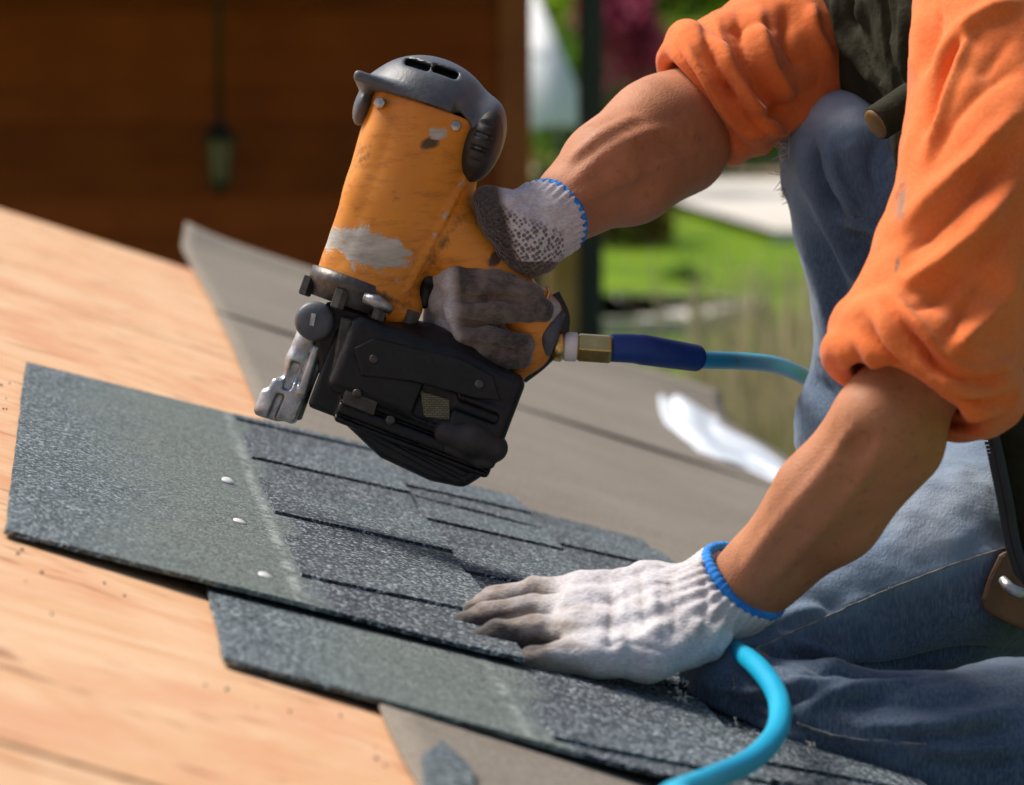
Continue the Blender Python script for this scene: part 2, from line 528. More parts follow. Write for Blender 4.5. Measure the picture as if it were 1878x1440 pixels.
def denim():
    t = NT('worn_denim')
    co = t.tc.outputs['Object']
    wear_or_light = t.attr('wear_or_light'); nz = t.noise(16, 5, 0.65)
    f = t.math('ADD', wear_or_light, t.math('MULTIPLY', t.math('SUBTRACT', nz, 0.5), 0.55))
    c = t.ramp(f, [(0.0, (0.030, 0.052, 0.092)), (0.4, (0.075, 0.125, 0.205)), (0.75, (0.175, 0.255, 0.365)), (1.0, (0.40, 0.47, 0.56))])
    st = t.n('ShaderNodeMapping'); st.inputs['Rotation'].default_value = (0.3, 0.5, 0.2); st.inputs['Scale'].default_value = (620, 620, 130); t.l(co, st.inputs['Vector'])
    weave = t.noise(1.0, 3, 0.6, st.outputs[0])
    c = t.mix(t.ramp(weave, [(0.35, 0.0), (0.7, 0.26)]), c, (0.34, 0.40, 0.47))
    c = t.mix(t.ramp(t.noise(7, 4, 0.6), [(0.58, 0.0), (0.75, 0.35)]), c, (0.10, 0.085, 0.07))
    t.color(c); t.rough(0.92); t.spec(0.15)
    t.b.inputs['Sheen Weight'].default_value = 0.25
    b1 = t.bump(weave, 0.0006, 0.8)
    t.bump(t.noise(60, 4, 0.6), 0.0022, 0.55, b1)
    return t.m

def shirt_mat():
    t = NT('orange_cotton')
    co = t.tc.outputs['Object']
    nz = t.noise(12, 4, 0.6)
    c = t.ramp(nz, [(0.3, (0.66, 0.125, 0.020)), (0.6, (0.74, 0.170, 0.036)), (0.8, (0.76, 0.215, 0.07))])
    c = t.mix(t.ramp(t.noise(420, 2, 0.5), [(0.4, 0.0), (0.75, 0.25)]), c, (0.82, 0.30, 0.12))
    st = t.attr('stain')
    pn = t.noise(45, 5, 0.7)
    sf = t.ramp(t.math('ADD', st, t.math('MULTIPLY', t.math('SUBTRACT', pn, 0.5), 1.5)), [(0.50, 0.0), (0.85, 0.85)])
    c = t.mix(sf, c, t.mix(t.ramp(t.noise(30, 2), [(0.4, 0.0), (0.6, 1.0)]), (0.10, 0.16, 0.13), (0.07, 0.06, 0.03)))
    dn = t.noise(9, 4, 0.6)
    c = t.mix(t.ramp(dn, [(0.6, 0.0), (0.8, 0.5)]), c, (0.30, 0.075, 0.02))
    t.color(c); t.rough(0.85); t.spec(0.2)
    t.b.inputs['Sheen Weight'].default_value = 0.15
    b1 = t.bump(t.noise(700, 2, 0.5), 0.0003, 0.6)
    t.bump(t.noise(55, 4, 0.6), 0.0022, 0.55, b1)
    return t.m

def skin_mat():
    t = NT('tanned_skin')
    nz = t.noise(18, 5, 0.6); n2 = t.noise(130, 4, 0.6)
    c = t.ramp(nz, [(0.3, (0.36, 0.145, 0.068)), (0.55, (0.45, 0.195, 0.098)), (0.75, (0.50, 0.215, 0.118))])
    c = t.mix(t.ramp(n2, [(0.56, 0.0), (0.74, 0.5)]), c, (0.24, 0.085, 0.042))
    c = t.mix(t.ramp(t.noise(48, 5, 0.7), [(0.52, 0.0), (0.74, 0.45)]), c, (0.52, 0.20, 0.12))
    t.color(c); t.rough(t.ramp(nz, [(0.3, 0.55), (0.7, 0.72)])); t.spec(0.32)
    t.b.inputs['Subsurface Weight'].default_value = 0.12
    t.b.inputs['Subsurface Radius'].default_value = (0.012, 0.005, 0.003)
    t.b.inputs['Subsurface Scale'].default_value = 0.6
    cr = t.vor(520)
    b1 = t.bump(cr, 0.0005, 0.5)
    t.bump(t.noise(75, 5, 0.65), 0.0013, 0.45, b1)
    return t.m

def glove_mat(name):
    t = NT(name)
    d = t.attr('dirt'); dots = t.attr('dots')
    nz = t.noise(38, 5, 0.65); big = t.noise(14, 3, 0.6)
    f = t.math('ADD', d, t.math('ADD', t.math('MULTIPLY', t.math('SUBTRACT', nz, 0.5), 0.8), t.math('MULTIPLY', t.math('SUBTRACT', big, 0.5), 0.9)))
    c = t.ramp(f, [(0.12, (0.60, 0.585, 0.615)), (0.40, (0.47, 0.44, 0.43)), (0.72, (0.25, 0.20, 0.165)), (0.95, (0.055, 0.045, 0.04))])
    mp = t.n('ShaderNodeMapping'); mp.inputs['Rotation'].default_value = (0.2, 0.6, 0.1); t.l(t.tc.outputs['Object'], mp.inputs['Vector'])
    v = t.n('ShaderNodeTexVoronoi'); v.inputs['Scale'].default_value = 300; v.inputs['Randomness'].default_value = 0.45; t.l(mp.outputs[0], v.inputs['Vector'])
    dotm = t.math('MULTIPLY', t.ramp(v.outputs[0], [(0.38, 0.80), (0.58, 0.0)]), dots)
    c = t.mix(dotm, c, (0.03, 0.022, 0.022))
    t.color(c); t.rough(0.93); t.spec(0.12)
    t.b.inputs['Sheen Weight'].default_value = 0.3
    st = t.n('ShaderNodeMapping'); st.inputs['Scale'].default_value = (300, 300, 800); st.inputs['Rotation'].default_value = (0.2, 0.5, 0); t.l(t.tc.outputs['Object'], st.inputs['Vector'])
    knit = t.noise(1.0, 2, 0.5, st.outputs[0])
    c = t.mix(t.ramp(knit, [(0.35, 0.30), (0.6, 0.0)]), c, (0.16, 0.15, 0.15)); t.color(c)
    b1 = t.bump(t.math('ADD', knit, t.math('MULTIPLY', dotm, 0.8)), 0.0009, 0.8)
    t.bump(t.noise(90, 3, 0.6), 0.0016, 0.5, b1)
    return t.m

def gun_orange():
    t = NT('worn_orange_paint')
    wr = t.attr('wear_or_light'); dk = t.attr('grime')
    nz = t.noise(55, 6, 0.7); st = t.n('ShaderNodeMapping'); st.inputs['Rotation'].default_value = (0, 0.5, 0); st.inputs['Scale'].default_value = (30, 60, 140); t.l(t.tc.outputs['Object'], st.inputs['Vector'])
    scr = t.noise(1.0, 5, 0.7, st.outputs[0])
    n3 = t.noise(14, 4, 0.6)
    c = t.ramp(n3, [(0.3, (0.55, 0.185, 0.012)), (0.7, (0.70, 0.27, 0.025))])
    c = t.mix(t.ramp(scr, [(0.50, 0.0), (0.72, 0.75)]), c, (0.30, 0.09, 0.008))
    c = t.mix(t.ramp(t.noise(34, 6, 0.75), [(0.60, 0.0), (0.70, 0.75)]), c, (0.07, 0.035, 0.012))
    gf = t.ramp(t.math('ADD', dk, t.math('MULTIPLY', t.math('SUBTRACT', nz, 0.5), 1.1)), [(0.50, 0.0), (0.75, 0.92)])
    c = t.mix(gf, c, (0.025, 0.02, 0.016))
    wsc = t.noise(24, 6, 0.75, None, 1.2)
    wf = t.ramp(t.math('ADD', wr, t.math('ADD', t.math('MULTIPLY', t.math('SUBTRACT', wsc, 0.5), 1.5), t.math('MULTIPLY', t.math('SUBTRACT', scr, 0.5), 0.7))), [(0.52, 0.0), (0.66, 1.0)])
    c = t.mix(wf, c, t.mix(t.ramp(scr, [(0.35, 0.0), (0.65, 1.0)]), (0.30, 0.29, 0.26), (0.52, 0.50, 0.46)))
    t.color(c); t.rough(t.math('ADD', t.math('MULTIPLY', scr, 0.3), 0.30)); t.spec(0.5)
    t.bump(t.math('ADD', t.math('MULTIPLY', wf, -0.5), t.math('MULTIPLY', scr, 0.5)), 0.0007, 0.6)
    return t.m

MT = {}
MT['ply'] = [plywood('plywood_veneer', 0.0), plywood('plywood_veneer_b', 3.1), plywood('plywood_veneer_c', 6.4)]
MT['plyedge'] = plyedge()
def felt_mat():
    t = NT('roofing_felt')
    c = t.mix(t.ramp(t.noise(5, 5, 0.65), [(0.35, 0.0), (0.65, 1.0)]), (0.175, 0.148, 0.118), (0.225, 0.195, 0.160))
    c = t.mix(t.ramp(t.noise(330, 3, 0.6), [(0.42, 0.0), (0.62, 0.55)]), c, (0.33, 0.29, 0.245))
    c = t.mix(t.ramp(t.noise(210, 3, 0.6), [(0.55, 0.0), (0.70, 0.55)]), c, (0.085, 0.07, 0.055))
    st = t.n('ShaderNodeMapping'); st.inputs['Scale'].default_value = (1.2, 12, 1.2); t.l(t.tc.outputs['Object'], st.inputs['Vector'])
    c = t.mix(t.ramp(t.noise(3.0, 4, 0.6, st.outputs[0]), [(0.50, 0.0), (0.75, 0.30)]), c, (0.12, 0.10, 0.082))
    t.color(c); t.rough(0.92); t.spec(0.2); t.bump(t.noise(330, 3, 0.6), 0.0009, 0.8)
    return t.m
MT['felt'] = felt_mat()
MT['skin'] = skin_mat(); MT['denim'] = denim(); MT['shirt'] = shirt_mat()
MT['glove'] = glove_mat('knit_glove')
MT['hem'] = simple('blue_hem_yarn', (0.01, 0.16, 0.62), (0.03, 0.30, 0.80), 120, 0.85, 700, 0.0012)
MT['vest'] = simple('dark_olive_cloth', (0.016, 0.016, 0.009), (0.034, 0.032, 0.019), 18, 0.85, 60, 0.003, spec=0.15)
MT['zip'] = simple('black_zip_tape', (0.008, 0.009, 0.014), (0.018, 0.02, 0.03), 60, 0.6, 500, 0.0004)
MT['brass'] = simple('brass', (0.58, 0.36, 0.10), (0.72, 0.50, 0.20), 60, 0.30, 200, 0.0003, metal=1.0)
MT['gun'] = gun_orange()
MT['gungray'] = simple('grey_cast_cap', (0.055, 0.062, 0.075), (0.10, 0.11, 0.13), 40, 0.45, 300, 0.0004)
MT['black'] = simple('black_plastic', (0.005, 0.005, 0.006), (0.013, 0.013, 0.014), 50, 0.42, 250, 0.0006, spec=0.3)
MT['rubber'] = simple('dark_rubber', (0.012, 0.011, 0.010), (0.030, 0.026, 0.023), 60, 0.6, 250, 0.0005)
MT['steel'] = simple('scuffed_steel', (0.26, 0.26, 0.27), (0.55, 0.55, 0.56), 70, 0.38, 160, 0.0008, metal=0.85)
MT['dsteel'] = simple('dark_oily_steel', (0.045, 0.042, 0.04), (0.11, 0.10, 0.095), 70, 0.42, 160, 0.0006, metal=0.6)
MT['hose'] = simple('cyan_hose', (0.0, 0.34, 0.56), (0.01, 0.45, 0.66), 8, 0.35, 200, 0.0003)
MT['bluesleeve'] = simple('navy_hose_sleeve', (0.003, 0.028, 0.17), (0.006, 0.045, 0.24), 30, 0.5, 500, 0.0006)
MT['white'] = simple('white_nylon', (0.62, 0.60, 0.60), (0.75, 0.74, 0.74), 40, 0.5, 200, 0.0003)
MT['wood'] = simple('dark_wood_handle', (0.14, 0.06, 0.02), (0.26, 0.12, 0.04), 30, 0.5, 120, 0.0008)
MT['boot'] = simple('brown_leather', (0.07, 0.04, 0.02), (0.12, 0.07, 0.04), 30, 0.6, 150, 0.001)
MT['hair'] = simple('black_hair', (0.012, 0.010, 0.009), (0.03, 0.024, 0.02), 200, 0.5, 500, 0.002)
MT['nail'] = simple('galvanised_nail', (0.66, 0.66, 0.66), (0.80, 0.79, 0.79), 200, 0.4, 300, 0.0002, metal=0.1)
MT['thread'] = simple('frayed_thread', (0.55, 0.52, 0.47), (0.70, 0.66, 0.60), 80, 0.9, 300, 0.0003)
# ------------------------------------------------------------------ roof structure
A_EAVE = 1.19
def slab(a0, a1, y0, y1, h0, h1, na=1, ny=1, hf=None, att=None):
    """sheet on the roof between heights h0 (underside) and h1 (top); hf(a,y) adds lift; returns V, F"""
    aa = np.linspace(a0, a1, na + 1); yy = np.linspace(y0, y1, ny + 1)
    V = []
    for h in (h0, h1):
        for a in aa:
            for y in yy:
                V.append(roof(a, y, h + (hf(a, y) if hf else 0)))
    n1 = (na + 1) * (ny + 1)
    idx = lambda i, j, k: k * n1 + i * (ny + 1) + j
    Fc = []
    for i in range(na):
        for j in range(ny):
            Fc.append([idx(i, j, 1), idx(i + 1, j, 1), idx(i + 1, j + 1, 1), idx(i, j + 1, 1)])
            Fc.append([idx(i, j, 0), idx(i, j + 1, 0), idx(i + 1, j + 1, 0), idx(i + 1, j, 0)])
    for i in range(na):
        Fc.append([idx(i, 0, 0), idx(i + 1, 0, 0), idx(i + 1, 0, 1), idx(i, 0, 1)])
        Fc.append([idx(i, ny, 0), idx(i, ny, 1), idx(i + 1, ny, 1), idx(i + 1, ny, 0)])
    for j in range(ny):
        Fc.append([idx(0, j, 0), idx(0, j, 1), idx(0, j + 1, 1), idx(0, j + 1, 0)])
        Fc.append([idx(na, j, 0), idx(na, j + 1, 0), idx(na, j + 1, 1), idx(na, j, 1)])
    return np.array(V), Fc

V, Fc = slab(-1.9, A_EAVE - 0.03, -0.6, 5.15, -0.16, -0.0122)
rdeck = mk('roof_deck', V, Fc, simple('rafter_timber', (0.30, 0.17, 0.08), (0.42, 0.25, 0.13), 10, 0.8, 120, 0.001), smooth=False)
tag(rdeck, kind='structure')
# plywood sheets, each a panel of the deck, 2 mm gaps between them
ply = [(-1.9, 0.62, -0.60, 1.436, 2), (-1.9, 0.62, 1.443, 3.761, 0), (-1.9, 0.62, 3.768, 5.16, 1), (0.623, 1.18, -0.6, 2.4, 1), (0.623, 1.18, 2.403, 5.16, 2)]
for (a0, a1, y0, y1, mi) in ply:
    V, Fc = slab(a0, a1, y0, y1, -0.0120, 0.0, 1, 1)
    o = mk('plywood_sheet', V, Fc, MT['ply'][mi], rdeck, smooth=False)
    o.data.materials.append(MT['plyedge'])
    for p_ in o.data.polygons:
        if abs(p_.normal.dot(Vector(RN))) < 0.5: p_.material_index = 1
    bevel(o, 0.0015, 1)
# framing nails in the plywood seam are too small to show; knots and stains are in the veneer

# roofing felt: three overlapping strips laid down the slope; the far one curls up at the rake
def felt(name, y0, y1, hh, label, curl=None, a0=0.195, corner=None):
    na, ny = 46, 60
    aa = np.linspace(0, 1, na + 1); yy = np.linspace(0, 1, ny + 1)
    V = []; rg = np.random.default_rng(int(y0 * 100))
    ph = rg.uniform(0, 6, 8)
    for k in (0, 1):
        for i in aa:
            for j in yy:
                y = y0 + (y1 - y0) * j
                left = a0 + (0.004 * math.sin(3.1 * y + 1))
                if corner: left += corner(y)
                a = left + (A_EAVE + 0.012 - left) * i
                h = hh + 0.0025 * k
                h += 0.0009 * (1 + math.sin(5 * a + ph[0]) * math.sin(4 * y + ph[1])) + 0.0009 * (1 + math.sin(13 * a + ph[2] + 2 * y))
                if curl: h += curl(a, y)
                V.append(roof(a, y, h))
    n1 = (na + 1) * (ny + 1); idx = lambda i, j, k: k * n1 + i * (ny + 1) + j
    Fc = []
    for i in range(na):
        for j in range(ny):
            Fc.append([idx(i, j, 1), idx(i + 1, j, 1), idx(i + 1, j + 1, 1), idx(i, j + 1, 1)])
            Fc.append([idx(i, j, 0), idx(i, j + 1, 0), idx(i + 1, j + 1, 0), idx(i + 1, j, 0)])
    for i in range(na):
        Fc.append([idx(i, 0, 0), idx(i + 1, 0, 0), idx(i + 1, 0, 1), idx(i, 0, 1)]); Fc.append([idx(i, ny, 0), idx(i, ny, 1), idx(i + 1, ny, 1), idx(i + 1, ny, 0)])
    for j in range(ny):
        Fc.append([idx(0, j, 0), idx(0, j, 1), idx(0, j + 1, 1), idx(0, j + 1, 0)]); Fc.append([idx(na, j, 0), idx(na, j + 1, 0), idx(na, j + 1, 1), idx(na, j, 1)])
    o = mk(name, V, Fc, MT['felt'], None, loc=roof(0.6, (y0 + y1) / 2, hh))
    return tag(o, label, 'roofing felt', 'felt strips laid down the roof')
felt('roofing_felt', 1.0, 2.62, 0.0005, 'grey-brown roofing felt under the shingles at the near corner of plywood', corner=lambda y: -0.02 + 0.10 * max(0, (1.75 - y) / 0.35) ** 2 * (1 if y < 1.75 else 0) * 0.25)
felt('roofing_felt', 2.55, 4.40, 0.0035, 'grey-brown roofing felt lying open behind the nail gun')
def curl_far(a, y):
    y1 = 5.47 + 0.03 * math.sin(5 * a)
    t_ = max(0.0, y - y1)
    z = 0.85 * t_ * t_ * (1.0 + 0.25 * math.sin(6 * a))
    c_ = max(0.0, 0.30 - a) / 0.11
    return z + 0.045 * c_ * c_ * t_
felt('roofing_felt', 4.32, 5.66, 0.0065, 'far strip of roofing felt with curled dark edge before the brown wall', curl=curl_far)

# white plastic membrane peeling over the eave
def membrane():
    Lp = catmull(np.array([(1210, 700), (1212, 760), (1245, 812), (1305, 838), (1370, 862), (1445, 905), (1560, 1000)], float), 8)
    Rp = catmull(np.array([(1232, 694), (1282, 716), (1312, 738), (1322, 778), (1390, 815), (1462, 872), (1590, 975)], float), 8)
    m = len(Lp); V = []; k = 13
    rg = np.random.default_rng(3); ph = rg.uniform(0, 6, 6)
    for i in range(m):
        f = i / (m - 1)
        for j in range(k):
            s_ = j / (k - 1)
            x = Lp[i][0] * (1 - s_) + Rp[i][0] * s_; y = Lp[i][1] * (1 - s_) + Rp[i][1] * s_
            h = 0.010 + 0.012 * (1 - f) * math.sin(math.pi * s_) + 0.004 * math.sin(9 * s_ + 11 * f + ph[0]) * (1 - 0.6 * f) + 0.0025 * math.sin(17 * s_ - 13 * f + ph[1])
            V.append(roofpix(x, y, max(0.006, h)))
    V = np.array(V)
    Fc = [[i * k + j, i * k + j + 1, (i + 1) * k + j + 1, (i + 1) * k + j] for i in range(m - 1) for j in range(k - 1)]
    o = mk('plastic_membrane', V, Fc, simple('white_plastic_film', (0.55, 0.60, 0.68), (0.74, 0.77, 0.82), 9, 0.65, 30, 0.004, spec=0.2), None, loc=roof(1.15, 5, 0.02))
    sm = o.modifiers.new('thick', 'SOLIDIFY'); sm.thickness = 0.002
    o.modifiers.new('sub', 'SUBSURF').render_levels = 1
    tag(o, 'crumpled white plastic membrane peeling along the eave edge', 'plastic sheet')
membrane()
V, Fc = slab(A_EAVE - 0.028, A_EAVE + 0.004, -0.6, 5.15, -0.17, -0.0005)
tag(mk('eave_fascia', V, Fc, simple('white_fascia_paint', (0.60, 0.60, 0.60), (0.72, 0.72, 0.72), 12, 0.5, 60, 0.0006), None, smooth=False), 'white fascia board along the eave of the roof', 'fascia board')

# ------------------------------------------------------------------ shingles
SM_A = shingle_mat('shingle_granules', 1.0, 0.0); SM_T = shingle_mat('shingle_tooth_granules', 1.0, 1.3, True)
SL = 0.052
BASE_T, TOOTH_T = 0.003, 0.0024
def shingle(a0, y0, y1, lines, label, hb=0.0005, wid=0.338, t0=0.197, chalk=0.190, wav=0.0015, skew=0.035, seed=1, trim=0.0, drp=0.0):
    rg = np.random.default_rng(seed); ph = rg.uniform(0, 6, 6)
    loc = roof(a0 + 0.16, (y0 + y1) / 2, hb)
    root = empty('asphalt_shingle', loc, label, 'shingle', 'asphalt shingles nailed in courses')
    def h0(a, y):
        al = a - a0
        e = max(0.0, (y0 + 0.16 - y)) / 0.16
        return hb + SL * al + wav * (math.sin(9 * y + ph[0]) * al / 0.33 + 0.6 * math.sin(21 * y + ph[1]) * (al / 0.33)) + wav * 1.3 + 0.0015 * e * e * (al / 0.33) * math.sin(17 * al + ph[2]) ** 2 - drp * e * SL * al * 0.45
    def sheet(aL, aR, Y0, Y1, zb, zt, na, ny, nm, mat, sk=0.0, rag=0.0004):
        aa = np.linspace(aL, aR, na + 1); V = []; u = []; ck = []
        for k in (0, 1):
            for i, a in enumerate(aa):
                s_ = sk * (a - aL) / max(1e-6, (aR - aL))
                for j in range(ny + 1):
                    y = Y0 + s_ + (Y1 - Y0) * j / ny
                    aj = a; yj = y
                    if i in (0, na): aj += rg.normal(0, rag)
                    if j in (0, ny): yj += rg.normal(0, rag * 1.8)
                    V.append(roof(aj, yj, h0(a, y) + (zt if k else zb)))
                    u.append((a - a0) / wid); ck.append(math.exp(-((a - a0 - chalk) / 0.0036) ** 2) if nm == 'base' else 0.0)
        n1 = (na + 1) * (ny + 1); idx = lambda i, j, k: k * n1 + i * (ny + 1) + j
        Fc = []
        for i in range(na):
            for j in range(ny):
                Fc.append([idx(i, j, 1), idx(i + 1, j, 1), idx(i + 1, j + 1, 1), idx(i, j + 1, 1)]); Fc.append([idx(i, j, 0), idx(i, j + 1, 0), idx(i + 1, j + 1, 0), idx(i + 1, j, 0)])
        for i in range(na):
            Fc.append([idx(i, 0, 0), idx(i + 1, 0, 0), idx(i + 1, 0, 1), idx(i, 0, 1)]); Fc.append([idx(i, ny, 0), idx(i, ny, 1), idx(i + 1, ny, 1), idx(i + 1, ny, 0)])
        for j in range(ny):
            Fc.append([idx(0, j, 0), idx(0, j, 1), idx(0, j + 1, 1), idx(0, j + 1, 0)]); Fc.append([idx(na, j, 0), idx(na, j + 1, 0), idx(na, j + 1, 1), idx(na, j, 1)])
        o = mk(nm, V, Fc, mat, root, smooth=False, attrs={'u': u, 'chalk': ck})
        return o
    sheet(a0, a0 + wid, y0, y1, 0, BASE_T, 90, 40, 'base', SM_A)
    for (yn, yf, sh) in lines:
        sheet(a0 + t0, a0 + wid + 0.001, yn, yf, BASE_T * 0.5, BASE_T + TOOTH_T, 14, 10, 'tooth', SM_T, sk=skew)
    return root
def teeth(edges, fr=0.58, last=None):
    e = sorted(edges); out = []
    for i, y in enumerate(e):
        nxt = e[i + 1] if i + 1 < len(e) else (last or y + 0.26)
        out.append((y, y + (nxt - y) * fr, 0))
    return out
A0 = -0.0475
shingle(A0, 2.00, 2.995, teeth([2.098, 2.379, 2.689, 2.950], 0.62, 3.00)[:3] + [(2.945, 2.975, 0)], 'topmost grey asphalt shingle with white nail heads, its upper end on plywood', seed=3, skew=0.030)
shingle(A0 + 0.132, 1.785, 2.785, [(1.80, 1.90, 0), (2.05, 2.06, 0), (2.36, 2.50, 0), (2.63, 2.74, 0)], 'grey shingle one course below, sticking out towards the plywood corner', seed=4, chalk=0.181, drp=1.0)
shingle(A0 + 0.132, 2.788, 2.985, [(2.83, 2.93, 0)], 'short cut shingle at the far end beside the open felt', seed=5)
shingle(A0 + 0.264, 1.86, 2.42, [(1.90, 1.99, 0), (2.10, 2.22, 0)], 'grey shingle under the gloved palm beside the hose loop', seed=6, trim=0.1)
shingle(A0 + 0.264, 2.423, 2.975, [(2.50, 2.62, 0), (2.74, 2.86, 0)], 'grey shingle behind the gloved hand next to the felt', seed=7)
shingle(A0 + 0.396, 1.80, 2.80, [(1.85, 1.97, 0), (2.10, 2.24, 0), (2.38, 2.52, 0), (2.64, 2.72, 0)], 'grey shingle pressed under the kneeling knee', seed=8)
shingle(A0 + 0.528, 1.90, 2.90, [(1.95, 2.08, 0), (2.24, 2.36, 0), (2.50, 2.66, 0)], 'grey shingle beneath the kneeling shin', seed=9)
shingle(A0 + 0.660, 1.85, 2.85, [(1.92, 2.04, 0), (2.20, 2.34, 0)], 'lowest grey shingle beneath the bent leg', seed=10)
# shingle offcut at the bottom of the picture
tri = [roofpix(764, 1418), roofpix(800, 1392), roofpix(852, 1438), roofpix(860, 1500), roofpix(768, 1500)]
V, Fc = prism_vf([p + RN * 0.0075 for p in tri], [p + RN * 0.0105 for p in tri])
o = mk('shingle_offcut', V, Fc, SM_A, None, smooth=False, attrs={'u': [0.1] * 10, 'chalk': [0.0] * 10}, loc=tri[0])
tag(o, 'small torn shingle scrap on the felt at the near plywood edge', 'shingle')

# nails
for (px, py, lab, tl) in ((418, 881, 'far white nail head of the three driven in the top shingle', 0.30), (440, 956, 'middle white nail head of the three driven in the top shingle', 0.12), (487, 1055, 'nearest white nail head of the three, beside the glove', 0.16)):
    p = roofpix(px, py, 0.0155)
    ax = RN + np.array([0.06, -tl, 0.0])
    nl = empty('roofing_nail', p, lab, 'nail', 'nail heads in the top shingle')
    x_, y_, d_ = frame_of(ax)
    V, Fc = lathe_vf(p, ax, [(-0.0012, 0.0048), (-0.0002, 0.0051), (0.0004, 0.0046), (0.0006, 0.0005)], 20)
    mk('nail_head', V, Fc, MT['nail'], nl)
    V, Fc = lathe_vf(p - d_ * 0.022, ax, [(0, 0.0003), (0.005, 0.0015), (0.021, 0.0015)], 10)
    mk('nail_shank', V, Fc, MT['nail'], nl)

# lumber offcut standing on the plywood at the left edge
p = roof(-0.135, 4.2, 0.0)
X_ = np.array([0.055, 0.0, 0.0]); 
c = P(-48, 338, 4.1); 
V, Fc = box_vf(c + np.array([0, 0, -0.015]), np.array([0.030, 0.004, -0.010]), np.array([-0.002, 0.010, 0.0]), np.array([0.004, 0, 0.012]))
V = np.array(V)
dz = min((v - R0) @ RN for v in V); V = V - RN * (dz - 0.0005) + np.array([0, 0, 0])
LUMBER = (V, Fc)

# loose granules and splinters scattered on the plywood round the shingles
rg = np.random.default_rng(77); LV = []; LF = []
for i in range(45):
    if rg.random() < 0.6:
        yy_ = rg.uniform(1.6, 3.1); aa_ = A0 - abs(rg.normal(0, 0.03)) - 0.004
    else:
        aa_ = rg.uniform(-0.05, 0.17); yy_ = 1.98 - abs(rg.normal(0, 0.10)) if aa_ < 0.08 else 1.76 - abs(rg.normal(0, 0.08))
    p_ = roof(aa_, yy_, 0.0006); s_ = rg.uniform(0.0003, 0.0007); e_ = rg.normal(size=(3, 3)); e_, _ = np.linalg.qr(e_)
    v_, q_ = box_vf(p_, e_[0] * s_ * rg.uniform(0.8, 2.2), e_[1] * s_, e_[2] * s_); k0 = len(LV); LV += v_; LF += [[j + k0 for j in f] for f in q_]
o = mk('loose_granules', LV, LF, simple('loose_granule', (0.05, 0.045, 0.04), (0.16, 0.15, 0.14), 400, 0.9, 300, 0.0), smooth=False)
tag(o, 'dark loose granules scattered on the plywood beside the shingles', 'granules', kind='stuff')
# ------------------------------------------------------------------ ground, path, house wall and garden behind
GZ = -2.5
def gpix(px, py):
    d = ray(px, py); return d * (GZ / d[2])
def grass_mat():
    t = NT('lawn_grass')
    f = t.noise(0.9, 5, 0.6); f2 = t.noise(14, 4, 0.7)
    c = t.ramp(f, [(0.3, (0.10, 0.20, 0.006)), (0.55, (0.20, 0.34, 0.008)), (0.75, (0.30, 0.42, 0.015))])
    c = t.mix(t.ramp(f2, [(0.4, 0.0), (0.75, 0.6)]), c, (0.04, 0.10, 0.01))
    t.color(c); t.rough(0.9); t.spec(0.15); t.bump(t.noise(30, 4, 0.7), 0.05, 1.0)
    return t.m
n = 60
gx = np.linspace(-160, 260, n); gy = np.concatenate([np.linspace(-60, 60, 40), np.linspace(66, 900, 20)])
V = [(x, y, GZ + 0.05 * math.sin(0.31 * x + 0.2 * y) * (1 if y < 60 else 0)) for x in gx for y in gy]
m = len(gy)
Fc = [[i * m + j, (i + 1) * m + j, (i + 1) * m + j + 1, i * m + j + 1] for i in range(n - 1) for j in range(m - 1)]
tag(mk('lawn', V, Fc, grass_mat()), kind='structure')
MT['path'] = simple('pale_concrete', (0.50, 0.46, 0.40), (0.62, 0.58, 0.52), 1.5, 0.85, 60, 0.004)
def ribbon(name, pts, wd, h=0.14):
    c = catmull(np.array(pts, float), 10); T = np.gradient(c, axis=0); T /= np.linalg.norm(T, axis=1)[:, None]
    N_ = np.stack([-T[:, 1], T[:, 0]], 1)
    L = c + N_ * wd / 2; R_ = c - N_ * wd / 2
    V = [(x, y, GZ + h) for x, y in L] + [(x, y, GZ + h) for x, y in R_] + [(x, y, GZ - 0.2) for x, y in L] + [(x, y, GZ - 0.2) for x, y in R_]
    k = len(c); Fc = []
    for i in range(k - 1):
        Fc += [[i, k + i, k + i + 1, i + 1], [i, i + 1, 2 * k + i + 1, 2 * k + i], [k + i, 3 * k + i, 3 * k + i + 1, k + i + 1]]
    return tag(mk(name, V, Fc, MT['path'], smooth=False), kind='structure')
a = gpix(1215, 390)
ribbon('driveway', [(a[0] + 0.2, a[1]), (a[0] + 6, a[1]), (a[0] + 20, a[1])], 11.5)
a = gpix(1060, 592); b = gpix(1150, 592); c = gpix(1238, 600)
ribbon('garden_path', [(a[0] - 4, a[1] + 1), (a[0], a[1]), (b[0], b[1]), (c[0], c[1])], 2.3)
V, Fc = box_vf((gpix(1400, 310)[0] + 6, gpix(1400, 312)[1], GZ + 0.03), (18, 0, 0), (0, 3.2, 0), (0, 0, 0.03))
tag(mk('road_verge', V, Fc, simple('bare_soil', (0.20, 0.15, 0.08), (0.30, 0.22, 0.12), 2, 0.9, 40, 0.01), smooth=False), kind='structure')

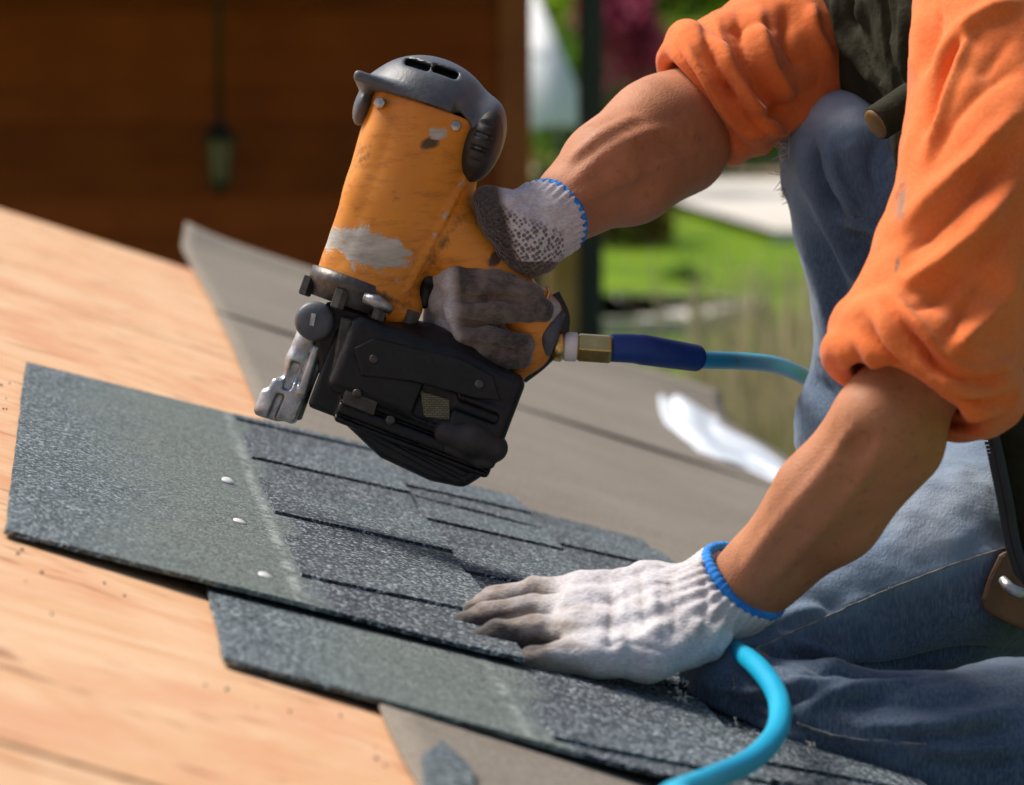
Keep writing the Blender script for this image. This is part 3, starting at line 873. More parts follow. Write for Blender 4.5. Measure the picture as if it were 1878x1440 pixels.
# brown boarded house wall under a porch roof
WD = 13.6
wy = P(400, 300, WD)[1]
xl = P(-420, 300, WD)[0]; xr = P(962, 300, P(962, 300, WD)[1] and WD)[0]
def at_y(px, py, y):
    d = ray(px, py); return d * (y / d[1])
xr = at_y(972, 300, wy)[0]; xl = at_y(-500, 300, wy)[0]
wall = empty('house_wall', ((xl + xr) / 2, wy, GZ), 'dark brown boarded house wall behind the roof, shaded by its porch', 'wall')
MT['board'] = simple('brown_stained_board', (0.27, 0.046, 0.010), (0.38, 0.074, 0.017), 1.6, 0.75, 40, 0.003, spec=0.2)
V, Fc = box_vf(((xl + xr) / 2, wy + 0.16, GZ + 1.7), ((xr - xl) / 2, 0, 0), (0, 0.12, 0), (0, 0, 1.75))
mk('wall_core', V, Fc, MT['board'], wall, smooth=False)
bh = 0.155
BV = [MT['board'], simple('brown_board_dark', (0.22, 0.040, 0.009), (0.33, 0.066, 0.015), 1.9, 0.75, 40, 0.003, spec=0.2), simple('brown_board_red', (0.31, 0.052, 0.012), (0.42, 0.082, 0.020), 1.4, 0.75, 40, 0.003, spec=0.2)]
for i in range(22):
    z = GZ + 0.05 + i * bh
    b0 = [np.array([xl, wy + 0.036, z + bh + 0.015]), np.array([xl, wy + 0.012, z + bh + 0.015]), np.array([xl, wy - 0.006, z]), np.array([xl, wy + 0.036, z])]
    b1 = [p_ + np.array([xr - 0.14 - xl, 0, 0]) for p_ in b0]
    V, Fc = prism_vf(b0, b1)
    mk('siding_board', V, Fc, BV[(i * 5 + i // 3) % 3], wall, smooth=False)
V, Fc = box_vf((xr - 0.068, wy + 0.03, GZ + 1.72), (0.07, 0, 0), (0, 0.05, 0), (0, 0, 1.72))
bevel(mk('corner_board', V, Fc, simple('sunlit_brown_trim', (0.36, 0.080, 0.026), (0.46, 0.115, 0.036), 2, 0.7, 40, 0.002), wall, smooth=False), 0.006)  # lighter, redder colour paints in the sunlit end of the wall
pr = empty('porch_roof', ((xl + xr) / 2, wy - 1.1, GZ + 3.1), 'dark brown porch roof over the boarded wall, mostly above the picture', 'porch roof')
V, Fc = box_vf(((xl + xr) / 2 - 0.2, wy - 1.0, GZ + 3.18), ((xr - xl) / 2 + 0.05, 0, 0), (0, 1.3, 0.0), (0, 0, 0.07))
mk('porch_ceiling', V, Fc, MT['board'], pr, smooth=False)
V, Fc = box_vf(((xl + xr) / 2 - 0.2, wy - 2.34, GZ + 3.15), ((xr - xl) / 2 + 0.05, 0, 0), (0, 0.035, 0.0), (0, 0, 0.16))
mk('porch_beam', V, Fc, MT['board'], pr, smooth=False)

# hanging lantern
lc = at_y(403, 285, wy - 0.32)
ln = empty('wall_lantern', lc, 'black hanging lantern with pale glass before the brown wall', 'lantern')
mb = simple('black_iron', (0.010, 0.012, 0.014), (0.022, 0.025, 0.028), 40, 0.5, 100, 0.001)
S_ = WD / FPX
def lz(py): return lc[2] + (285 - py) * S_
up = np.array([0, 0, 1.0])
V, Fc = lathe_vf((lc[0], lc[1], lz(258)), up, [(0, 0.078), (0.012, 0.08), (0.05, 0.045), (0.075, 0.022), (0.095, 0.012), (0.11, 0.006)], 6)
mk('cap', V, Fc, mb, ln, smooth=False)
V, Fc = lathe_vf((lc[0], lc[1], lz(356)), up, [(0, 0.008), (0.02, 0.022), (0.04, 0.05), (0.055, 0.055)], 6)
mk('base', V, Fc, mb, ln, smooth=False)
t = NT('frosted_glass'); t.color((0.30, 0.21, 0.15)); t.rough(0.8); t.spec(0.1)
V, Fc = lathe_vf((lc[0], lc[1], lz(333)), up, [(0, 0.038), (0.168, 0.056)], 6)
mk('glass', V, Fc, t.m, ln, smooth=False)
for k in range(6):
    a = 2 * math.pi * k / 6
    x_, y_, _ = frame_of(up)
    d = math.cos(a) * x_ + math.sin(a) * y_
    V, Fc = tube_vf([np.array([lc[0], lc[1], lz(335)]) + d * 0.043, np.array([lc[0], lc[1], lz(258)]) + d * 0.062], 0.006, 6)
    mk('frame_bar', V, Fc, mb, ln)
V, Fc = tube_vf([np.array([lc[0], lc[1], lz(215)]), np.array([lc[0], lc[1], GZ + 3.12])], 0.014, 8)
mk('hanging_rod', V, Fc, mb, ln)

# black post at the corner of the porch
pc = at_y(1083, 300, wy - 1.2)
po = empty('porch_post', (pc[0], pc[1], GZ), 'black square post standing right of the brown wall', 'post')
V, Fc = box_vf((pc[0], pc[1], GZ + 1.9), (0.045, 0, 0), (0, 0.045, 0), (0, 0, 1.9))
bevel(mk('shaft', V, Fc, simple('black_paint', (0.008, 0.010, 0.016), (0.014, 0.017, 0.026), 6, 0.4, 60, 0.001), po, smooth=False), 0.006)
V, Fc = box_vf((pc[0], pc[1], GZ + 0.06), (0.07, 0, 0), (0, 0.07, 0), (0, 0, 0.06))
mk('foot_plate', V, Fc, MT['black'], po, smooth=False)

# trees and shrubs
def leafmat(name, c1, c2):
    t = NT(name); oi = t.noise(1.7, 3, 0.6); 
    t.color(t.mix(t.ramp(oi, [(0.35, 0.0), (0.65, 1.0)]), c1, c2)); t.rough(0.6); t.spec(0.3)
    tr = t.n('ShaderNodeBsdfTranslucent'); t.l(t.b.inputs['Base Color'].links[0].from_socket, tr.inputs['Color'])
    mx = t.n('ShaderNodeMixShader'); mx.inputs[0].default_value = 0.58
    t.l(t.b.outputs[0], mx.inputs[1]); t.l(tr.outputs[0], mx.inputs[2]); t.l(mx.outputs[0], t.t.nodes['Material Output'].inputs[0])
    return t.m
BARK = simple('bark', (0.06, 0.045, 0.032), (0.12, 0.09, 0.065), 14, 0.9, 40, 0.01)
def plant(name, base, ht, crown_c, crown_r, nleaf, ls, mat, label, cat, seed, trunk_r=0.1, limbs=7, group=None):
    rg = np.random.default_rng(seed); base = np.array(base, float)
    o = empty(name, base, label, cat, group)
    cc = base + np.array(crown_c); cr = np.array(crown_r)
    tv = []; tf = []
    def addt(pts, rr, n_=7):
        V_, F_ = tube_vf(pts, rr, n_); k0 = len(tv); tv.extend(V_); tf.extend([[i + k0 for i in f] for f in F_])
    top = cc + np.array([0, 0, cr[2] * 0.3])
    addt([base, base + (top - base) * 0.35 + rg.normal(0, 0.04 * ht, 3) * [1, 1, 0], base + (top - base) * 0.7 + rg.normal(0, 0.05 * ht, 3) * [1, 1, 0], top], [trunk_r, trunk_r * 0.75, trunk_r * 0.45, trunk_r * 0.15])
    ends = []
    for k in range(limbs):
        d = rg.normal(size=3); d /= np.linalg.norm(d); d[2] = abs(d[2]) * 0.8
        e = cc + d * cr * 0.75; s = base + (top - base) * rg.uniform(0.3, 0.75); ends.append(e)
        addt([s, (s + e) / 2 + rg.normal(0, 0.08, 3) * cr, e], [trunk_r * 0.35, trunk_r * 0.22, trunk_r * 0.06], 5)
    mk('trunk', tv, tf, BARK, o)
    cl = rg.normal(size=(46, 3)); cl /= np.linalg.norm(cl, axis=1)[:, None]; cl *= rg.uniform(0.35, 1.0, (46, 1)) ** 0.6
    ci = rg.integers(0, 46, nleaf)
    p = cc + (cl[ci] + rg.normal(0, 0.17, (nleaf, 3))) * cr
    a1 = rg.normal(size=(nleaf, 3)); a1 /= np.linalg.norm(a1, axis=1)[:, None]
    a2 = np.cross(a1, rg.normal(size=(nleaf, 3))); a2 /= np.linalg.norm(a2, axis=1)[:, None]
    s1 = ls * rg.uniform(0.6, 1.4, (nleaf, 1)); 
    V = np.stack([p - a1 * s1, p + a2 * s1 * 0.5, p + a1 * s1, p - a2 * s1 * 0.5], 1).reshape(-1, 3)
    Q = np.arange(nleaf * 4).reshape(-1, 4)
    mk('crown', V, Q, mat, o, smooth=False)
    return o
LG = leafmat('leaf_green', (0.075, 0.19, 0.014), (0.15, 0.28, 0.025)); LY = leafmat('leaf_bright', (0.18, 0.34, 0.012), (0.30, 0.42, 0.04)); LM = leafmat('leaf_maroon', (0.20, 0.025, 0.06), (0.32, 0.05, 0.11)); LD = leafmat('leaf_dark', (0.02, 0.055, 0.012), (0.05, 0.10, 0.02)); LO = leafmat('leaf_olive', (0.12, 0.10, 0.02), (0.20, 0.12, 0.03))
def gat(px, dist):
    d = ray(px, 35); d = d / d[1]; return np.array([d[0] * dist, dist, GZ])
plant('maroon_shrub', gat(1133, 44), 4, (0, 0, 2.45), (0.62, 0.8, 0.75), 1500, 0.10, LM, 'dark red leafed shrub between the black post and orange sleeve', 'shrub', 1, 0.06)
plant('green_tree', gat(1085, 60), 8, (0, 0, 4.0), (3.0, 2.5, 3.9), 5200, 0.20, LG, 'leafy green tree behind the black post', 'tree', 2, 0.16, group='trees at the back of the garden')
plant('green_tree', gat(1250, 56), 8, (0, 0, 4.3), (2.4, 2.0, 2.9), 5200, 0.18, LY, 'bright yellow-green tree above the raised forearm', 'tree', 3, 0.15, group='trees at the back of the garden')
plant('green_tree', gat(1420, 66), 9, (0, 0, 4.6), (3.4, 2.5, 4.2), 5200, 0.22, LG, 'green tree behind the orange sleeve', 'tree', 4, 0.2, group='trees at the back of the garden')
plant('green_tree', gat(1640, 70), 9, (0, 0, 4.6), (3.8, 2.5, 4.4), 4200, 0.24, LG, 'green tree behind the person in the vest', 'tree', 14, 0.2, group='trees at the back of the garden')
plant('green_tree', gat(930, 72), 9, (0, 0, 4.6), (3.8, 2.5, 4.4), 4200, 0.24, LD, 'dark green tree mostly hidden behind the brown wall', 'tree', 15, 0.2, group='trees at the back of the garden')
for k, (px, dist, r_, h_) in enumerate(((1090, 50, 1.6, 1.3), (1180, 50, 1.5, 1.25), (1275, 53, 1.8, 1.4), (1380, 60, 2.0, 1.0), (1490, 62, 2.0, 1.0))):
    plant('hedge_shrub', gat(px, dist), 2, (0, 0, h_ * 0.9), (r_, 1.0, h_), 2200, 0.11, (LG, LD, LY, LG, LD)[k], ('low green shrub just right of the black post', 'dark low shrub under the dark red one', 'bright low shrub above the forearm', 'low shrub beyond the driveway left of the knee', 'dark low shrub beyond the driveway behind the knee')[k], 'shrub', 30 + k, 0.03, group='low shrubs at the back of the garden')
plant('brown_shrub', gpix(1165, 452), 0.8, (0, 0, 0.32), (0.5, 0.4, 0.36), 900, 0.06, LO, 'small brownish shrub at the corner of the driveway', 'shrub', 40, 0.02)
plant('lawn_weed', gpix(1255, 520), 0.4, (0, 0, 0.08), (0.20, 0.16, 0.09), 200, 0.05, LG, 'small dark green plant growing in the lawn', 'plant', 41, 0.01)

# ornamental grass clumps: tall dry stems with green leaves
def clump(base, ht, n_, spread, label, seed, mats, group='dry grass clumps below the eave'):
    rg = np.random.default_rng(seed); o = empty('ornamental_grass', base, label, 'grass clump', group)
    for nm, mat, cnt, hk in (('dry_stems', mats[0], n_, 1.0), ('green_leaves', mats[1], n_, 0.75)):
        V = []; Q = []
        for i in range(cnt):
            b0 = np.array(base) + np.array([rg.normal(0, spread * 0.35), rg.normal(0, spread * 0.35), 0])
            ln_ = ht * hk * rg.uniform(0.6, 1.05); dr = rg.normal(size=2); dr /= np.linalg.norm(dr) + 1e-6; lean = rg.uniform(0.05, 0.42) * spread * 1.6
            sd = np.array([-dr[1], dr[0], 0]) ; wd = rg.uniform(0.004, 0.012)
            k0 = len(V)
            for s_ in np.linspace(0, 1, 6):
                p_ = b0 + np.array([dr[0] * lean * s_ ** 1.8, dr[1] * lean * s_ ** 1.8, ln_ * (s_ - 0.12 * s_ ** 3)])
                V += [p_ - sd * wd * (1 - 0.8 * s_), p_ + sd * wd * (1 - 0.8 * s_)]
            for j in range(5): Q.append([k0 + 2 * j, k0 + 2 * j + 1, k0 + 2 * j + 3, k0 + 2 * j + 2])
        mk(nm, np.array(V), np.array(Q), mat, o, smooth=False)
DRY = leafmat('dry_stem', (0.38, 0.33, 0.20), (0.52, 0.45, 0.29)); GRN = leafmat('grass_blade', (0.12, 0.22, 0.015), (0.22, 0.28, 0.04))
clump(gat(1392, 10.5), 1.84, 420, 0.42, 'tall dry grass clump left of the raised knee', 51, (DRY, GRN))
clump(gat(1425, 9.8), 1.95, 560, 0.42, 'tall dry grass clump touching the raised shin outline', 52, (DRY, GRN))
clump(gat(1370, 8.4), 1.42, 800, 0.62, 'lower olive grass clump just above the white membrane', 53, (LO, GRN))
clump(gat(1500, 9.5), 1.9, 500, 0.5, 'tall dry grass clump hidden behind the raised shin', 54, (DRY, GRN))

# pale tree trunk-like pier, and a made-up white canopy sloped to catch the sun
tp = at_y(1040, 500, 17.0)
st_ = empty('timber_pier', (tp[0], tp[1], GZ), 'light brown timber pier between the brown wall and the black post', 'pier')
V, Fc = lathe_vf((tp[0], tp[1], GZ), up, [(0, 0.20), (0.05, 0.14), (1.25, 0.125), (1.3, 0.16), (1.36, 0.16), (1.37, 0.02)], 12)
mk('shaft', V, Fc, simple('tan_timber', (0.20, 0.12, 0.065), (0.32, 0.20, 0.12), 5, 0.8, 40, 0.003), st_)
vb = gat(992, 36)
cn_ = empty('stand_in_canopy', vb, 'made-up white canopy, sloped to catch sun, far off between the brown wall and black post', 'canopy')
MW = simple('white_canvas', (0.78, 0.79, 0.79), (0.86, 0.86, 0.86), 2, 0.7, 20, 0.0005)
hw = 0.42
eav = [vb + np.array([sx * hw, sy * 1.3, 1.30]) for sx, sy in ((-1, -1), (1, -1), (1, 1), (-1, 1))]; apex = vb + np.array([-0.1, 0.6, 3.1])
for k in range(4):
    a_, b_ = eav[k], eav[(k + 1) % 4]; mid_ = (a_ + b_) / 2 * 0.5 + apex * 0.5 - up * 0.10; tl_ = a_ * 0.5 + apex * 0.5 - up * 0.02; tr_ = b_ * 0.5 + apex * 0.5 - up * 0.02
    o = mk('canopy_panel', [a_, (a_ + b_) / 2 + up * 0.06, b_, tr_, apex, tl_, mid_], [[0, 1, 6, 5], [1, 2, 3, 6], [5, 6, 3, 4]], MW, cn_); sm = o.modifiers.new('thick', 'SOLIDIFY'); sm.thickness = 0.006
for k in range(4):
    b0 = eav[k].copy(); b0[2] = GZ
    V, Fc = tube_vf([b0, eav[k]], 0.03, 8); mk('canopy_leg', V, Fc, mb, cn_)
plant('brown_shrub', gat(1035, 27), 1.2, (0, 0, 0.85), (0.32, 0.3, 0.5), 900, 0.06, LO, 'brown-leafed shrub below the made-up white canopy', 'shrub', 61, 0.02)
plant('dark_shrub', gat(1000, 24), 1.2, (0, 0, 0.7), (0.35, 0.3, 0.6), 900, 0.06, LD, 'dark shrub at the corner of the brown wall', 'shrub', 62, 0.02)

# lumber offcut
V, Fc = LUMBER
lo_ = mk('lumber_offcut', V, Fc, simple('yellow_pine', (0.55, 0.34, 0.10), (0.68, 0.46, 0.18), 12, 0.7, 90, 0.001), None, smooth=False, loc=np.mean(V, 0))
bevel(lo_, 0.001, 1); tag(lo_, 'yellow pine offcut on the plywood at the left picture edge', 'lumber')
# ------------------------------------------------------------------ nail gun held over the roof
DG = 2.45; GS = DG / FPX
def G(px, py, w_=0.0):
    return P(px, py, DG) + CF * (w_ * GS)
def gr(px, py, w_, r_): return (G(px, py, w_), r_ * GS)
def gd(dx, dy, dw=0.0):
    return (CR * dx - CU * dy + CF * dw) * GS
def gfield(x0, x1, y0, y1, w0, w1, res):
    c = np.array([G(x, y, w_) for x in (x0, x1) for y in (y0, y1) for w_ in (w0, w1)])
    return Field(c.min(0), c.max(0), res)
AX = np.array([-0.33, 0.944])       # down the body, in pixels
gun = empty('nail_gun', G(640, 900), 'scuffed orange pneumatic nail gun with black coil magazine in the raised glove', 'nail gun')

f_ = gfield(530, 1070, 90, 730, -160, 160, 0.0016)
f_.chain([gr(790, 222, 0, 120), gr(737, 372, 0, 109), gr(672, 520, 0, 90), gr(655, 570, 0, 86)], 0.004)
top = G(752, 190); axw = gd(*AX); axw /= np.linalg.norm(axw)
f_.cutplane(G(662, 538), -axw)
f_.cutplane(top, axw)
f_.chain([gr(800, 395, 0, 74), gr(850, 460, 0, 62), gr(905, 520, 0, 57), gr(975, 590, 0, 50)], 0.016)
f_.chain([gr(985, 580, 0, 50), gr(968, 640, 0, 40), gr(948, 684, 0, 22)], 0.008)
f_.chain([gr(705, 560, -20, 40), gr(735, 575, -10, 30), gr(752, 560, 0, 22)], 0.01)
# raised rib and cast lettering bumps along the side
for i in range(15):
    t_ = i / 14
    x = 852 - 108 * t_; y = 322 + 210 * t_
    p, nn = f_.hit(x, y, 2.2, 2.6)
    q, _ = f_.hit(x + 9, y - 8, 2.2, 2.6)
    f_.cone(p - nn * 0.001, 0.0030, q - nn * 0.001, 0.0030, 0.0015)
f_.fold([(700, 200), (655, 330), (590, 500)], 40, 0.0012, 2.2, 2.6, 0.006)
V, Q = f_.mesh(); V = smooth_mesh(V, Q, 2)
px, py = toPix(V.T.T)[0], toPix(V)[1]
fz = (V - G(800, 480)) @ CF
front = 1 / (1 + np.exp(fz / 0.004))
def ell(px, py, cx, cy, rx, ry, ang):
    c_, s_ = math.cos(ang), math.sin(ang); dx, dy = px - cx, py - cy
    return np.sqrt(((dx * c_ + dy * s_) / rx) ** 2 + ((-dx * s_ + dy * c_) / ry) ** 2)
wear_or_light = np.clip(1.25 - 0.55 * ell(px, py, 682, 458, 62, 30, 0.30), 0, 1.2) * front
wear_or_light = np.maximum(wear_or_light, np.clip(1.1 - 0.55 * ell(px, py, 615, 438, 22, 18, 0.3), 0, 1) * front)
wear_or_light = np.maximum(wear_or_light, np.clip(1.05 - 0.55 * ell(px, py, 800, 245, 20, 16, 0.4), 0, 1) * front)
sd = segdist2(px, py, [(857, 315), (745, 535)])
wear_or_light = np.maximum(wear_or_light, np.clip(0.70 - sd / 20, 0, 0.50) * front)
wear_or_light = np.maximum(wear_or_light, np.clip(1.1 - 0.6 * ell(px, py, 1014, 575, 14, 34, 0.1), 0, 1))
grime = np.clip(1.15 - 0.6 * ell(px, py, 790, 262, 22, 12, -0.4), 0, 1) * front
grime = np.maximum(grime, np.clip(1.25 - 0.6 * ell(px, py, 908, 475, 10, 16, 0.5), 0, 1))
grime = np.maximum(grime, np.clip(0.72 - segdist2(px, py, [(590, 500), (650, 525), (745, 560)]) / 50, 0, 1))
grime = np.maximum(grime, np.clip(0.60 - segdist2(px, py, [(840, 400), (770, 520)]) / 70, 0, 1))
grime = np.maximum(grime, np.clip((px - 770) / 330, 0, 0.32))
mk('housing', V, Q, MT['gun'], gun, attrs={'wear_or_light': wear_or_light, 'grime': grime})

f_ = gfield(620, 960, 80, 360, -160, 160, 0.0016)
pa = gd(0.944, 0.33); pa /= np.linalg.norm(pa)
f_.ellipsoid(G(782, 214), pa * 128 * GS, axw * 110 * GS, CF * 126 * GS)
f_.cutplane(G(752, 188), -axw)
f_.ellipsoid(G(668, 192), pa * 18 * GS, axw * 40 * GS, CF * 60 * GS, 0.008)
f_.rbox(G(745, 178), pa * 96 * GS, axw * 10 * GS, CF * 112 * GS, 0.003, 0.004)
f_.ellipsoid(G(884, 262, -30), pa * 40 * GS, axw * 78 * GS, CF * 80 * GS, 0.010)
for (x, y) in ((768, 126), (818, 140)):
    f_.rbox(G(x, y, -55), pa * 24 * GS, axw * 8 * GS, CF * 60 * GS, 0.002, 0.002, sub=True)
f_.fold([(838, 195), (845, 235), (850, 290)], 9, 0.0015, 2.2, 2.6, 0.003, sub=True)
V, Q = f_.mesh(); V = smooth_mesh(V, Q, 2)
cap = mk('top_cap', V, Q, MT['gungray'], gun)
f_ = gfield(820, 960, 170, 360, -140, 60, 0.0014)
f_.ellipsoid(G(884, 268, -46), pa * 36 * GS, axw * 72 * GS, CF * 76 * GS)
for i in range(4):
    f_.rbox(G(886 - i * 5, 232 + 24 * i, -120), pa * 30 * GS, axw * 4 * GS, CF * 14 * GS, 0.001, 0.001, sub=True)
V, Q = f_.mesh(); mk('exhaust_deflector', V, Q, MT['rubber'], cap)
for (x, y, w_) in ((838, 240, -108), (700, 198, -100)):
    V, Fc = lathe_vf(G(x, y, w_), -CF, [(-0.012, 0.0045), (0.0, 0.0045), (0.002, 0.004), (0.0025, 0.001)], 6)
    mk('cap_bolt', V, Fc, MT['steel'], cap, smooth=False)

# collar under the housing
V, Fc = lathe_vf(G(664, 516), gd(*AX), [(0, 0.060 * 0.62), (0.0006, 0.0395), (0.010, 0.0395), (0.014, 0.036), (0.022, 0.034), (0.0225, 0.005)], 40)
mk('collar', V, Fc, MT['dsteel'], gun)
for (x, y, w_) in ((566, 522, -20), (700, 570, -72), (628, 548, -86), (755, 585, -40)):
    V, Fc = lathe_vf(G(x, y, w_), gd(*AX), [(-0.006, 0.0055), (0.008, 0.0055), (0.009, 0.004)], 6)
    mk('collar_bolt', V, Fc, MT['dsteel'], gun, smooth=False)
V, Fc = tube_vf([G(672, 548, -92), G(695, 556, -96), G(722, 572, -88)], [0.004, 0.0055, 0.0035], 10)
mk('release_lever', V, Fc, MT['steel'], gun)

def gprism(name, poly, w0, w1, mat, parent=gun, bv=0.002):
    V, Fc = prism_vf([G(x, y, w1) for x, y in poly], [G(x, y, w0) for x, y in poly])
    o = mk(name, V, Fc, mat, parent, smooth=False); bevel(o, bv, 2)
    return o
gprism('nose_bracket', [(600, 552), (750, 590), (742, 640), (690, 720), (632, 752), (590, 700), (578, 620)], -42, 42, MT['black'], bv=0.004)
gprism('feed_gate', [(628, 580), (668, 592), (652, 680), (610, 690)], -62, -40, MT['dsteel'])
# nose assembly and work contact
f_ = gfield(455, 660, 540, 800, -70, 70, 0.0013)
f_.chain([gr(574, 600, -10, 24), gr(548, 662, -8, 23), gr(536, 712, -5, 22)], 0.003)
f_.rbox(G(522, 735), gd(13, -32), gd(-32, -13) , CF * 34 * GS, 0.004, 0.006)
f_.rbox(G(500, 742), gd(8, -26), gd(-26, -10), CF * 30 * GS, 0.005, 0.004)
f_.rbox(G(588, 660, -16), gd(16, -58), gd(-7, -3), CF * 14 * GS, 0.002, 0.002)
f_.chain([gr(556, 720, -30, 10), gr(582, 640, -34, 8)], 0.002)
f_.rbox(G(536, 690, -34), gd(9, -26), gd(-8, -3), CF * 12 * GS, 0.002, 0.0, sub=True)
f_.rbox(G(505, 752, -30), gd(10, -30), gd(-7, -3), CF * 12 * GS, 0.002, 0.0015, sub=True)
V, Q = f_.mesh(); nose = mk('nose', V, Q, MT['steel'], gun)
V, Fc = lathe_vf(G(580, 590, -12), -CF, [(0, 0.0135), (0.010, 0.0150), (0.020, 0.0148), (0.0235, 0.0125), (0.0245, 0.006), (0.0246, 0.0005)], 32)
kn = mk('depth_dial', V, Fc, MT['gungray'], gun)
V, Fc = box_vf(G(578, 588, -72), gd(2, -11), gd(4, 1), CF * 4 * GS)
mk('dial_mark', V, Fc, MT['steel'], kn, smooth=False)
gprism('driver_guide', [(560, 640), (596, 650), (552, 772), (518, 764)], -16, 16, MT['dsteel'], nose)

# coil magazine
f_ = gfield(580, 980, 570, 920, -150, 150, 0.0018)
e1 = gd(0.935, 0.355); e1 /= np.linalg.norm(e1); e2 = gd(-0.355, 0.935); e2 /= np.linalg.norm(e2)
f_.rbox(G(785, 702), e1 * 168 * GS, e2 * 74 * GS, CF * 104 * GS, 0.009)
f_.ellipsoid(G(806, 652), e1 * 128 * GS, e2 * 52 * GS, CF * 104 * GS, 0.006)
f_.rbox(G(640, 690), e1 * 50 * GS, e2 * 78 * GS, CF * 50 * GS, 0.004, 0.002)
f_.rbox(G(766, 792), e1 * 150 * GS, e2 * 34 * GS, CF * 88 * GS, 0.004, 0.001)
f_.rbox(G(905, 725, -20), e1 * 42 * GS, e2 * 46 * GS, CF * 84 * GS, 0.004, 0.001)
for off in (0, 26):
    f_.rbox(G(770 - off * 0.36, 786 + off, -96), e1 * 170 * GS, e2 * 3.2 * GS, CF * 22 * GS, 0.0006, 0.001, sub=True)
f_.rbox(G(800, 742, -104), e1 * 34 * GS, e2 * 34 * GS, CF * 16 * GS, 0.003, 0.001, sub=True)
f_.rbox(G(868, 752, -108), e1 * 50 * GS, e2 * 10 * GS, CF * 16 * GS, 0.003, 0.001, sub=True)
f_.fold([(650, 650), (760, 690), (930, 745)], 8, 0.0012, 2.2, 2.6, 0.002, sub=True)
V, Q = f_.mesh()
mag = mk('coil_magazine', V, Q, MT['black'], gun)
gprism('magazine_plate', [(612, 755), (640, 742), (800, 822), (908, 838), (900, 862), (852, 893), (790, 880), (700, 838)], -70, 70, MT['black'], mag, 0.004)
for k in range(3):
    gprism('plate_rib', [(625 + 18 * k, 772 + 8 * k - 10 * k), (640 + 18 * k, 768 + 6 * k - 10 * k), (850 + 12 * k, 880 - 14 * k), (838 + 12 * k, 886 - 14 * k)], -76, -69, MT['black'], mag, 0.001)
gprism('side_plate', [(655, 640), (690, 622), (850, 660), (905, 690), (918, 735), (870, 730), (830, 718), (760, 700), (668, 690)], -112, -102, MT['black'], mag, 0.0012)
gprism('hinge_block', [(640, 705), (700, 728), (690, 762), (632, 740)], -100, -60, MT['dsteel'], mag, 0.0015)
for (x, y) in ((690, 660), (880, 705), (720, 770), (660, 722)):
    V, Fc = lathe_vf(G(x, y, -112), -CF, [(-0.004, 0.0036), (0.001, 0.0036), (0.0018, 0.003), (0.002, 0.0005)], 12)
    mk('plate_screw', V, Fc, MT['dsteel'], mag)
f_ = gfield(780, 960, 750, 880, -150, 20, 0.0015)
f_.chain([gr(822, 792, -86, 24), gr(868, 806, -92, 30), gr(905, 820, -86, 27)], 0.006)
f_.chain([gr(824, 822, -88, 9), gr(880, 846, -92, 10), gr(900, 850, -88, 8)], 0.003)
V, Q = f_.mesh(); mk('magazine_latch', V, Q, MT['rubber'], mag)
t = NT('coiled_nails'); br = t.n('ShaderNodeTexBrick'); br.inputs['Scale'].default_value = 150; br.inputs['Color1'].default_value = (0.10, 0.10, 0.045, 1); br.inputs['Color2'].default_value = (0.16, 0.15, 0.07, 1); br.inputs['Mortar'].default_value = (0.008, 0.008, 0.008, 1); br.inputs['Mortar Size'].default_value = 0.03
mp = t.n('ShaderNodeMapping'); mp.inputs['Rotation'].default_value = (1.57, 0.36, 0.0); t.l(t.tc.outputs['Object'], mp.inputs['Vector']); t.l(mp.outputs[0], br.inputs['Vector']); t.color(br.outputs[0]); t.rough(0.5)
gprism('nail_coil_window', [(772, 716), (826, 732), (828, 770), (780, 764)], -93, -86, t.m, mag, 0.001)
# trigger and guard
f_ = gfield(750, 830, 460, 590, -50, 50, 0.0014)
f_.chain([gr(802, 478, 0, 14), gr(786, 515, -4, 15), gr(778, 556, -4, 11)], 0.004)
f_.rbox(G(792, 500), gd(10, -20), gd(14, 6), CF * 24 * GS, 0.004, 0.006)
V, Q = f_.mesh(); mk('trigger', V, Q, MT['black'], gun)
# handle end cap
arc = catmull(np.array([G(1014, 540, -6), G(1032, 585, -4), G(1020, 630, 0), G(992, 662, 0), G(955, 690, 0)]), 8)
V, Fc = tube_vf(arc, np.linspace(0.0055, 0.0065, len(arc)), 10)
mk('end_cap', V, Fc, MT['rubber'], gun)
V, Fc = lathe_vf(G(996, 606), gd(1.0, 0.36), [(0, 0.019), (0.008, 0.021), (0.012, 0.0185), (0.0125, 0.004)], 28)
mk('end_plate', V, Fc, MT['gungray'], gun)
V, Fc = tube_vf(catmull(np.array([G(1003, 527, -46), G(1006, 540, -47), G(998, 556, -48)]), 6), 0.0012, 6)
mk('wire_clip', V, Fc, MT['brass'], gun)
V, Fc = lathe_vf(G(1006, 628), gd(1.0, 0.06), [(0, 0.0085), (0.012, 0.0085), (0.0125, 0.002)], 20)
mk('air_inlet', V, Fc, MT['dsteel'], gun)

